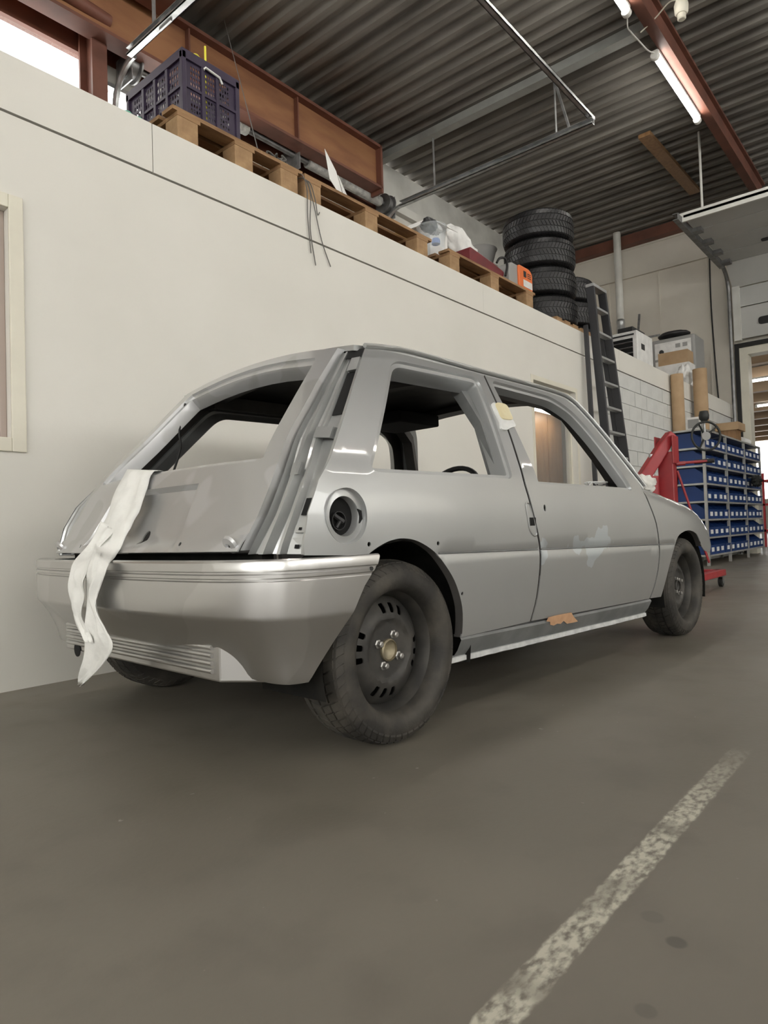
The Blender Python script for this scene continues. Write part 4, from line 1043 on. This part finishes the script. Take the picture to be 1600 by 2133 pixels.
# tangle of black wire and hanging wires
t = thing('wire_tangle', 'tangle of black wire lying on the pallet right of the crate', 'wire', (2.92, 3.30, ZP))
for k in range(7):
    g = G(); rnd = random.Random(k); pts = [(rnd.uniform(-.07, .07), rnd.uniform(-.06, .06), rnd.uniform(.012, .10)) for _ in range(7)]; g.tube(catmull(pts, 6, True), .006, 5); g.build('strand', 'wire_grey', t, smooth=60)
t = thing('hanging_wires', 'thin grey wires hanging down over the white wall', 'wire', (3.04, YW - .012, ZD))
for k, pts in enumerate([[(0, .2, .16), (0, .06, .18), (0, 0, .06), (.0, 0, -.12), (.02, 0, -.36)], [(.02, .2, .16), (.02, .06, .16), (.03, 0, .04), (.02, 0, -.2), (.06, 0, -.43)], [(.05, .2, .16), (.05, .06, .16), (.05, 0, 0), (.12, 0, -.24), (.20, 0, -.40)], [(.06, .2, .16), (.06, .05, .15), (.07, 0, .02), (.09, 0, -.08), (.11, 0, -.06)]]):
    g = G(); g.tube(catmull(pts, 6), .0035, 5); g.build('strand', 'wire_grey', t, smooth=60)
# folded white card
t = thing('white_card', 'folded white glossy card leaning on the pallet', 'card', (3.45, 3.30, ZP))
g = G(); g.add([(-.03, .03, .36), (.08, .03, .24), (.11, -.02, .0), (-.04, -.02, .12)], [(0, 1, 2, 3)]); o = g.build('flap', 'paper_white', t); o.modifiers.new('thick', 'SOLIDIFY').thickness = .003
g = G(); g.add([(.10, .03, .22), (.30, .05, .0), (.12, -.02, .0)], [(0, 1, 2)]); o = g.build('flap', 'paper_white', t); o.modifiers.new('thick', 'SOLIDIFY').thickness = .003
# yellow and black hand tool
t = thing('hand_tool', 'yellow and black hand tool lying on the deck behind the pallet end', 'tool', (4.20, 3.33, ZP))
g = G(); g.tube([(0, 0, .03), (.05, 0, .035), (.14, .0, .035), (.19, .0, .03)], [.02, .03, .028, .02], 10); g.build('body', 'plastic_yellow', t, smooth=50)
g = G(); g.tube([(.19, 0, .03), (.27, -.01, .028), (.34, -.03, .025)], [.02, .026, .02], 10); g.build('grip', 'black_plastic', t, smooth=50)
# white carton with open flaps and a clear tub in front of it
t = thing('white_carton', 'white carton with an open flap behind the clear tub', 'carton', (4.80, 3.42, ZP))
g = G(); g.box(0, .27, 0, .30, 0, .36); g.build('body', 'paper_white', t)
g = G(); M = Matrix.Translation((0, 0, .36)) @ Matrix.Rotation(math.radians(-40), 4, 'Y'); g.box(-.16, 0, 0, .30, -.004, 0, M); g.build('flap', 'paper_white', t)
g = G(); M = Matrix.Translation((0, 0, .36)) @ Matrix.Rotation(math.radians(35), 4, 'X'); g.box(0, .27, -.14, 0, -.004, 0, M); g.build('flap', 'paper_white', t)
t = thing('clear_tub', 'clear plastic tub with a blue cap and black scraps inside', 'tub', (4.56, 3.21, ZP))
g = G(); g.lathe([(.10, 0), (.125, .19), (.13, .195), (.128, .19), (.122, .185)], 24, 'z', Matrix.Translation((.12, .10, 0)), cap=False); g.build('wall', 'plastic_clear', t, smooth=40)
g = G(); g.lathe([(.0, .03), (.035, .03), (.038, .06), (.030, .075), (0, .075)], 16, 'z', Matrix.Translation((.10, .05, 0))); g.build('blue_cap', 'plastic_blue', t, smooth=40)
lump('black_scrap', 'black_plastic', .06, 21, (1.3, 1, 1), .35, parent=t, loc=(.08, .10, .20))
lump('white_scrap', 'plastic_white', .05, 22, (1.2, 1, .8), .35, parent=t, loc=(.18, .11, .20))
# red power tool, white bag, grey bucket, black bowl, orange case
t = thing('red_machine', 'dark red machine body with a black hose loop under the white bag', 'machine', (5.10, 3.20, ZP + .002))
g = G(); g.prism(fillet([(0, .0), (.42, .0), (.58, .0), (.60, .06), (.40, .09), (.0, .13)], .025), 'y', 0, .16); g.build('body', 'plastic_red', t, bevel=.008)
g = G(); g.tube([(.10, .08, .11), (.14, .08, .16), (.34, .08, .13), (.36, .08, .08)], .014, 8); g.build('handle', 'black_plastic', t, smooth=50)
g = G(); g.tube(catmull([(.58, -.02, .012), (.62, -.02, .12), (.58, -.02, .18), (.50, -.01, .16), (.46, .0, .11)], 6), .012, 6); g.build('hose', 'rubber_black', t, smooth=60)
o = lump('white_bag', 'plastic_white', .17, 31, (1.75, .8, .85), .30, loc=(5.46, 3.54, ZP + .285)); o.rotation_euler = (0, .5, 0); tag(o, 'crumpled white plastic bag on top of the red machine', 'bag')
t = thing('grey_bucket', 'grey round basin on its stand behind the white bag', 'basin', (6.95, 4.22, ZD))
g = G(); g.lathe([(.12, .92), (.14, .94), (.19, 1.12), (.205, 1.14), (.195, 1.14), (.13, .95)], 24, cap=False); g.build('bowl', 'plastic_grey', t, smooth=40)
g = G(); g.lathe([(.13, 0), (.13, .02), (.05, .05), (.05, .90), (.12, .925)], 16); g.build('stand', 'plastic_grey', t, smooth=40)
g = G(); g.lathe([(.0, 0), (.20, .0), (.21, .05), (.20, .30), (.12, .40), (0, .41)], 24); tag(g.build('black_drum', 'black_plastic', loc=(6.52, 3.66, ZP + .002), smooth=40), 'black drum lid behind the orange case and white bag', 'drum')
t = thing('orange_case', 'orange and grey tool battery case on the pallet end', 'case', (5.83, 3.20, ZP))
g = G(); g.prism(fillet([(0, 0), (.42, 0), (.42, .17), (.36, .22), (.04, .22), (0, .16)], .03), 'y', .02, .26); g.build('body', 'plastic_grey', t, bevel=.01)
g = G(); g.prism(fillet([(.16, .0), (.44, .0), (.44, .19), (.38, .225), (.16, .225)], .03), 'y', 0, .20); g.build('front', 'plastic_orange', t, bevel=.01)
g = G(); g.box(.24, .42, -.004, 0, .02, .09); g.build('plate', 'plastic_white', t)
g = G(); g.box(.25, .30, -.004, 0, .12, .18); g.build('dial', 'black_plastic', t)
g = G()
for k in range(3): g.box(.33, .40, -.003, 0, .125 + k * .02, .132 + k * .02)
g.build('print_lines', 'black_plastic', t)
# --- tyre stacks
big = tyre_mesh('tyre', .405, .325, .24, 60, 'tyre_new', 6, .07, .008, .010)
words = ['lowest', 'second from below', 'third from below', 'topmost']
def stack(x, y, z, n, who, grp, me=big, R=.405, step=.326):
    for k in range(n):
        o = bpy.data.objects.new('tyre', me); COL.objects.link(o); o.location = (x + random.uniform(-.012, .012), y + random.uniform(-.012, .012), z + (k + .5) * step)
        o.rotation_euler = (PI / 2, 0, 0); o.rotation_euler = (PI / 2, 0, random.uniform(0, 3))
        tag(o, 'black tyre, %s in the %s' % (words[k] if k < n - 1 else 'topmost', who), 'tyre', grp)
stack(7.186, 3.58, ZD + .066, 4, 'tall stack beside the ladder', 'tyres of the near stack')
stack(8.52, 3.90, ZD + .062, 3, 'second stack behind the tall one', 'tyres of the rear stack')
g = G(); g.box(0, .9, 0, .9, 0, .06); tag(g.build('tyre_board', 'pallet_wood', loc=(8.05, 3.45, ZD)), 'wooden board under the rear tyre stack', 'board')
# --- heater and machine at the far end of the deck
t = thing('air_heater', 'white metal air heater with louvred grille behind the ladder', 'heater', (9.3, 3.22, ZD))
g = G(); g.box(0, .62, 0, .42, 0, .46); g.build('casing', 'plastic_white', t, bevel=.01)
g = G(); g.box(-.008, 0, .06, .38, .04, .36); g.build('grille_back', 'black_void', t)
for k in range(4):
    g = G(); M = Matrix.Translation((-.012, 0, .08 + k * .075)) @ Matrix.Rotation(.5, 4, 'Y'); g.box(-.01, .015, .06, .38, -.006, .006, M); g.build('louvre', 'galv_dark', t)
g = G(); g.box(.15, .28, -.004, 0, .22, .30); g.build('plate', 'black_plastic', t)
g = G(); g.box(-.01, 0, .04, .40, .40, .42); g.build('strip', 'black_plastic', t)
g = G(); g.prism(fillet(rect(0, .5, 0, .07), .02), 'y', 0, .2); tag(g.build('black_tray', 'black_plastic', loc=(9.35, 3.3, ZD + .47)), 'black tray lying on top of the air heater', 'tray')
for a, b, nm in (((9.9, 3.35, ZD + .485), (10.55, 3.32, ZD + .66), 'lower'), ((9.9, 3.42, ZD + .485), (10.6, 3.62, ZD + 1.05), 'steeper')):
    g = G(); g.tube([a, b], .022, 4); tag(g.build('metal_strut', 'galv_dark'), 'dark metal strut leaning over the air heater, the %s one' % nm, 'strut')
t = thing('grey_machine', 'grey and white machine cabinet with dial near the cream end wall', 'machine', (12.5, 3.34, ZD))
g = G(); g.box(0, .6, 0, .74, 0, 1.10); g.build('casing', 'plastic_grey', t, bevel=.03)
g = G(); g.box(-.01, 0, .06, .68, .74, 1.03); g.build('front_panel', 'plastic_white', t, bevel=.005)
g = G(); g.lathe([(.04, -.02), (.04, 0)], 16, 'x', Matrix.Translation((-.01, .56, .86))); g.build('dial', 'black_plastic', t)
g = G()
for k in range(2): g.box(-.014, -.01, .12 + k * .12, .20 + k * .12, .90, .97)
g.build('switch', 'plastic_grey', t)
g = G(); g.box(-.008, 0, .06, .68, .1, .70); g.build('lower_panel', 'plastic_white', t, bevel=.005)
o = lump('black_cushion', 'black_plastic', .22, 41, (1.0, 1.25, .34), .06, loc=(12.75, 3.75, ZD + 1.19)); tag(o, 'round black cushion on top of the grey machine', 'cushion')
t = thing('cardboard_box', 'small brown cardboard box standing in front of the grey machine', 'box', (11.9, 3.30, ZD))
g = G(); g.box(0, .32, 0, .48, .48, .70); g.build('carton', 'cardboard', t)
g = G(); g.box(-.02, .34, -.02, .50, .0, .48); g.build('lower_carton', 'plastic_white', t)
o = lump('clear_wrap', 'plastic_white', .13, 43, (1.2, .8, 1.4), .35, loc=(11.55, 3.26, ZD + .17)); tag(o, 'crumpled clear wrap hanging at the deck edge below the box', 'wrap')
# ================================================================== LADDER, CRANE, RACK
mk('ladder_dark', (.045, .046, .05), .45, metal=.3)
mk('ladder_rung', (.42, .43, .43), .45, metal=.5)
mk('crane_red', (.36, .03, .035), .4, col2=(.28, .022, .028), scale=5)
mk('bin_blue', (.009, .042, .175), .42, col2=(.007, .034, .145), scale=3)
mk('rack_steel', (.50, .50, .48), .45, metal=.5, col2=(.40, .40, .38), scale=6)
mk('label_white', (.75, .75, .73), .6)
mk('leather', (.015, .017, .016), .5)
t = thing('step_ladder', 'dark folded step ladder with pale rungs leaning on the white wall', 'ladder', (7.3, 3.03, 0))
def bar(name, a, b, wx, wy, mat, par):
    g = G(); a, b = Vector(a), Vector(b); g.add([a + Vector((dx, dy, 0)) for dx in (-wx / 2, wx / 2) for dy in (-wy / 2, wy / 2)] + [b + Vector((dx, dy, 0)) for dx in (-wx / 2, wx / 2) for dy in (-wy / 2, wy / 2)],
        [(0, 1, 3, 2), (4, 6, 7, 5), (0, 4, 5, 1), (1, 5, 7, 3), (3, 7, 6, 2), (2, 6, 4, 0)]); return g.build(name, mat, par, bevel=.004)
LL = lambda z: .20 - .20 * z / 3.33 + .02; LR = lambda z: .90 - .55 * z / 3.33
bar('rail', (LL(0), -.12, 0), (LL(3.33), .0, 3.33), .03, .095, 'ladder_dark', t)
bar('rail', (LR(0), -.12, 0), (LR(3.33), .0, 3.33), .03, .095, 'ladder_dark', t)
bar('back_rail', (-.06, -.02, 0), (-.02, .055, 2.88), .028, .05, 'ladder_dark', t)
bar('back_rail', (LR(0) + .06, -.03, 0), (LR(2.88) - .02, .055, 2.88), .028, .05, 'ladder_dark', t)
for k in range(11):
    z = .28 + .28 * k; y = -.12 + .12 * z / 3.33
    g = G(); g.box(LL(z), LR(z), y - .042, y + .035, z - .013, z + .013); g.build('rung', 'ladder_rung', t, bevel=.003)
g = G(); g.box(LL(3.33) - .02, LR(3.33) + .02, -.05, .05, 3.31, 3.345); g.build('top_cap', 'ladder_rung', t, bevel=.003)
# --- red engine crane
t = thing('engine_crane', 'red hydraulic engine crane behind the front of the silver car', 'crane', (7.06, 2.20, 0))
g = G(); M = Matrix.Rotation(.0, 4, 'Z'); g.box(-.06, .06, -.075, .075, .12, 1.34); g.build('mast', 'crane_red', t, bevel=.01)
g = G(); d = Vector((-.36, .30, -.62)).normalized(); a = Vector((-.02, -.02, 1.47)); b = a + d * .98
x = d; y = Vector((0, 0, 1)).cross(x).normalized(); z = x.cross(y)
Mb = Matrix(((x.x, y.x, z.x, a.x), (x.y, y.y, z.y, a.y), (x.z, y.z, z.z, a.z), (0, 0, 0, 1)))
g.prism([(-.07, -.04), (.08, -.06), (.55, -.06), (.98, -.04), (.98, .04), (.5, .055), (.10, .055), (-.07, .04)], 'y', -.05, .05, Mb); g.build('boom', 'crane_red', t, bevel=.012)
for s in (-1, 1):
    g = G(); g.box(-.09, .09, s * .085 - .006, s * .085 + .006, 1.22, 1.50); g.build('cheek_plate', 'crane_red', t, bevel=.004)
g = G(); g.tube([(-.16, .10, .30), (-.16, .10, 1.10)], .062, 16); g.build('ram_cylinder', 'crane_red', t, smooth=40)
g = G(); g.tube([(-.16, .10, 1.10), (-.16, .10, 1.32)], .025, 12); g.build('ram_rod', 'galv', t, smooth=40)
g = G(); g.tube([(.03, -.08, 1.22), (.05, -.16, 1.22)], .022, 8); g.tube([(.05, -.16, 1.225), (.07, -.36, 1.225)], .014, 8); hnd = g.build('pump_handle', 'crane_red', t, smooth=40)
g = G(); g.tube([(.07, -.24, 1.225), (.085, -.42, 1.225)], .022, 10); g.build('grip', 'rubber_black', hnd, smooth=40)
g = G(); g.tube([(.05, -.08, 1.15), (.20, -.30, .22)], .012, 6); g.build('brace', 'crane_red', t, smooth=40)
for yy in (-.44, .38):
    g = G(); g.box(-.05, .06, min(0, yy) - .0, max(0, yy), .105, .165); g.build('base_bar', 'crane_red', t, bevel=.006)
    g = G(); g.box(-1.1, .08, yy - .04, yy + .04, .105, .165); g.build('leg', 'crane_red', t, bevel=.006)
    for xx in (.04, -1.04):
        g = G(); g.lathe([(.045, -.016), (.045, .016)], 20, 'y', Matrix.Translation((xx, yy, .045))); c = g.build('caster', 'rubber_black', t, smooth=40)
        g = G(); g.box(xx - .022, xx + .022, yy - .026, yy - .02, .03, .105); g.box(xx - .022, xx + .022, yy + .02, yy + .026, .03, .105); g.box(xx - .03, xx + .03, yy - .03, yy + .03, .098, .105); g.build('fork', 'galv', c)
# --- rack with blue bins
RX, RY, BAY, NB, DEP = 10.3, 2.70, 1.2, 3, .41
t = thing('bin_rack', 'galvanised shelf rack full of blue bins along the block wall', 'rack', (RX, RY, 0))
for i in range(NB + 1):
    for y in (0, DEP):
        g = G(); g.box(i * BAY - .02, i * BAY + .02, y - .018, y + .018, 0, 1.957); g.build('post', 'rack_steel', t)
SH = [.16 + .2567 * k for k in range(7)] + [1.965]
for k, z in enumerate(SH):
    for i in range(NB):
        g = G(); g.box(i * BAY + .02, (i + 1) * BAY - .02, -.018, DEP + .018, z - .032, z - .006); g.build('shelf', 'rack_steel', t)
    for i in (0, NB):
        g = G(); g.box(i * BAY - .022, i * BAY + .022, .018, DEP - .018, z - .032, z - .006); g.build('end_rail', 'rack_steel', t)
bw, bh, bd = .277, .218, .39
def bin_mesh():
    g = G(); th = .004
    prof = [(0, 0), (bd, 0), (bd, bh), (.15, bh), (.035, .095), (-.015, .10), (0, .0)]
    prof = [(0, 0), (bd, 0), (bd, bh), (.15, bh), (.05, .135), (.0, .135)]
    for x in (0, bw - th): g.prism(prof, 'x', x, x + th)
    g.box(0, bw, 0, bd, 0, th); g.box(0, bw, bd - th, bd, 0, bh); g.box(0, bw, -.006, th, 0, .135)
    g.box(0, bw, -.014, 0, .12, .135)
    return g.mesh('storage_bin', 'bin_blue')
bme2 = bin_mesh(); g = G(); g.box(.075, bw - .075, -.010, -.0065, .04, .10); lme = g.mesh('label_card', 'label_white')
ordn = ['first', 'second', 'third', 'fourth', 'fifth', 'sixth', 'seventh', 'eighth', 'ninth', 'tenth', 'eleventh', 'twelfth']
rown = ['bottom', 'second', 'third', 'fourth', 'fifth', 'sixth', 'top']
for k in range(7):
    for i in range(NB):
        for j in range(4):
            o = bpy.data.objects.new('storage_bin', bme2); COL.objects.link(o); o.location = (RX + i * BAY + .03 + j * (BAY - .06) / 4 + .004, RY - .002 + random.uniform(-.012, .004), SH[k] - .005)
            tag(o, 'blue storage bin, %s from the near end in the %s row%s' % (ordn[i * 4 + j], rown[k], '' if k in (0, 6) else ' up'), 'storage bin', 'blue bins in the rack')
            sub('label_card', lme, o)
# things on top of the rack
ZR = 1.965 - .004
for x, y, r, h, lb, tl in ((10.385, 3.045, .088, .84, 'shorter wide cardboard tube standing on the near end of the rack', .0), (11.42, 3.00, .105, 1.08, 'taller cardboard tube standing on the middle of the rack', -.02)):
    g = G(); g.lathe([(r - .006, .02), (r, .0), (r, h), (r - .008, h), (r - .008, .03)], 28, cap=False); o = g.build('cardboard_tube', 'cardboard', loc=(x, y, ZR + .002), smooth=40); tag(o, lb, 'tube')
t = thing('product_box', 'grey and white product box beside the shorter cardboard tube', 'box', (10.42, 2.76, ZR))
g = G(); g.box(0, .26, 0, .19, 0, .19); g.build('carton', 'plastic_white', t)
g = G(); g.box(-.003, 0, .02, .17, .03, .16); g.box(.02, .24, -.003, 0, .03, .16); g.build('print', 'plastic_grey', t)
t = thing('brown_carton', 'flat brown carton lying on smaller boxes at the far end of the rack', 'carton', (12.5, 2.72, ZR))
g = G(); g.box(0, .5, 0, .36, .20, .33); g.build('top_carton', 'cardboard', t)
g = G(); g.box(.05, .35, .04, .30, 0, .20); g.build('lower_carton', 'wood_brown', t)
g = G(); g.lathe([(.06, 0), (.06, .45)], 16, 'x'); tag(g.build('paper_roll', 'paper_white', loc=(13.05, 2.80, ZR + .062), smooth=40), 'white paper roll lying on the far end of the rack', 'roll')
# steering wheel hung on the corner post
M = Matrix.Translation((10.18, 2.63, 1.83)) @ Matrix.Rotation(.70, 4, 'Z') @ Matrix.Rotation(PI / 2, 4, 'Y')
sw = thing('steering_wheel', 'black steering wheel with bare hub hanging on the rack corner', 'steering wheel'); sw.matrix_world = M
pr = [(.20 + .016 * math.cos(2 * PI * k / 8), .016 * math.sin(2 * PI * k / 8)) for k in range(8)]
g = G(); g.lathe(pr, 40, 'z', close=True); g.build('rim', 'leather', sw, smooth=60)
for a in (.5, PI - .5, PI + .9):
    g = G(); g.tube([(.03 * math.cos(a), .03 * math.sin(a), .02), (.195 * math.cos(a), .195 * math.sin(a), 0)], [.03, .018], 8, sx=.5); g.build('spoke', 'leather', sw, smooth=50)
g = G(); g.lathe([(.0, -.01), (.062, -.01), (.058, .015), (.04, .03), (0, .03)], 20); g.build('hub', 'plastic_grey', sw, smooth=40)
t = thing('gear_knob', 'black gear knob on a chrome rod above the steering wheel', 'gear knob', (10.24, 2.66, ZR))
g = G(); g.tube([(0, 0, -.08), (0, 0, .10)], .016, 10); g.build('rod', 'galv', t, smooth=40)
g = G(); g.lathe([(.04, .09), (.065, .12), (.07, .17), (.055, .23), (.0, .235)], 16); g.build('knob', 'leather', t, smooth=50)
o = lump('black_cloth', 'leather', .12, 61, (1.6, .6, .8), .3, loc=(13.0, 2.585, 1.30)); tag(o, 'black cloth hanging over bins near the far end of the rack', 'cloth')
# --- red shelf and clutter in the next hall
t = thing('red_shelf', 'red steel shelf with boxes in the hall beyond the doorway', 'shelf', (17.6, 2.75, 0))
for x, y in ((0, 0), (1.4, 0), (0, .6), (1.4, .6)):
    g = G(); g.box(x, x + .05, y, y + .05, 0, 1.7); g.build('post', 'crane_red', t)
for z in (.35, .95, 1.5):
    g = G(); g.box(0, 1.45, 0, .65, z, z + .05); g.build('shelf_board', 'crane_red', t)
for x, y, z, c, nm in ((17.7, 2.82, 1.0, 'black_plastic', 'black'), (18.3, 2.82, 1.0, 'plastic_yellow', 'yellow'), (17.8, 2.82, .40, 'black_plastic', 'low black'), (17.8, 2.87, 1.55, 'plastic_red', 'red')):
    g = G(); g.box(0, .42, 0, .4, 0, .32); tag(g.build('storage_box', c, loc=(x, y, z + .002), bevel=.02), '%s storage box on the red shelf beyond the doorway' % nm, 'box')
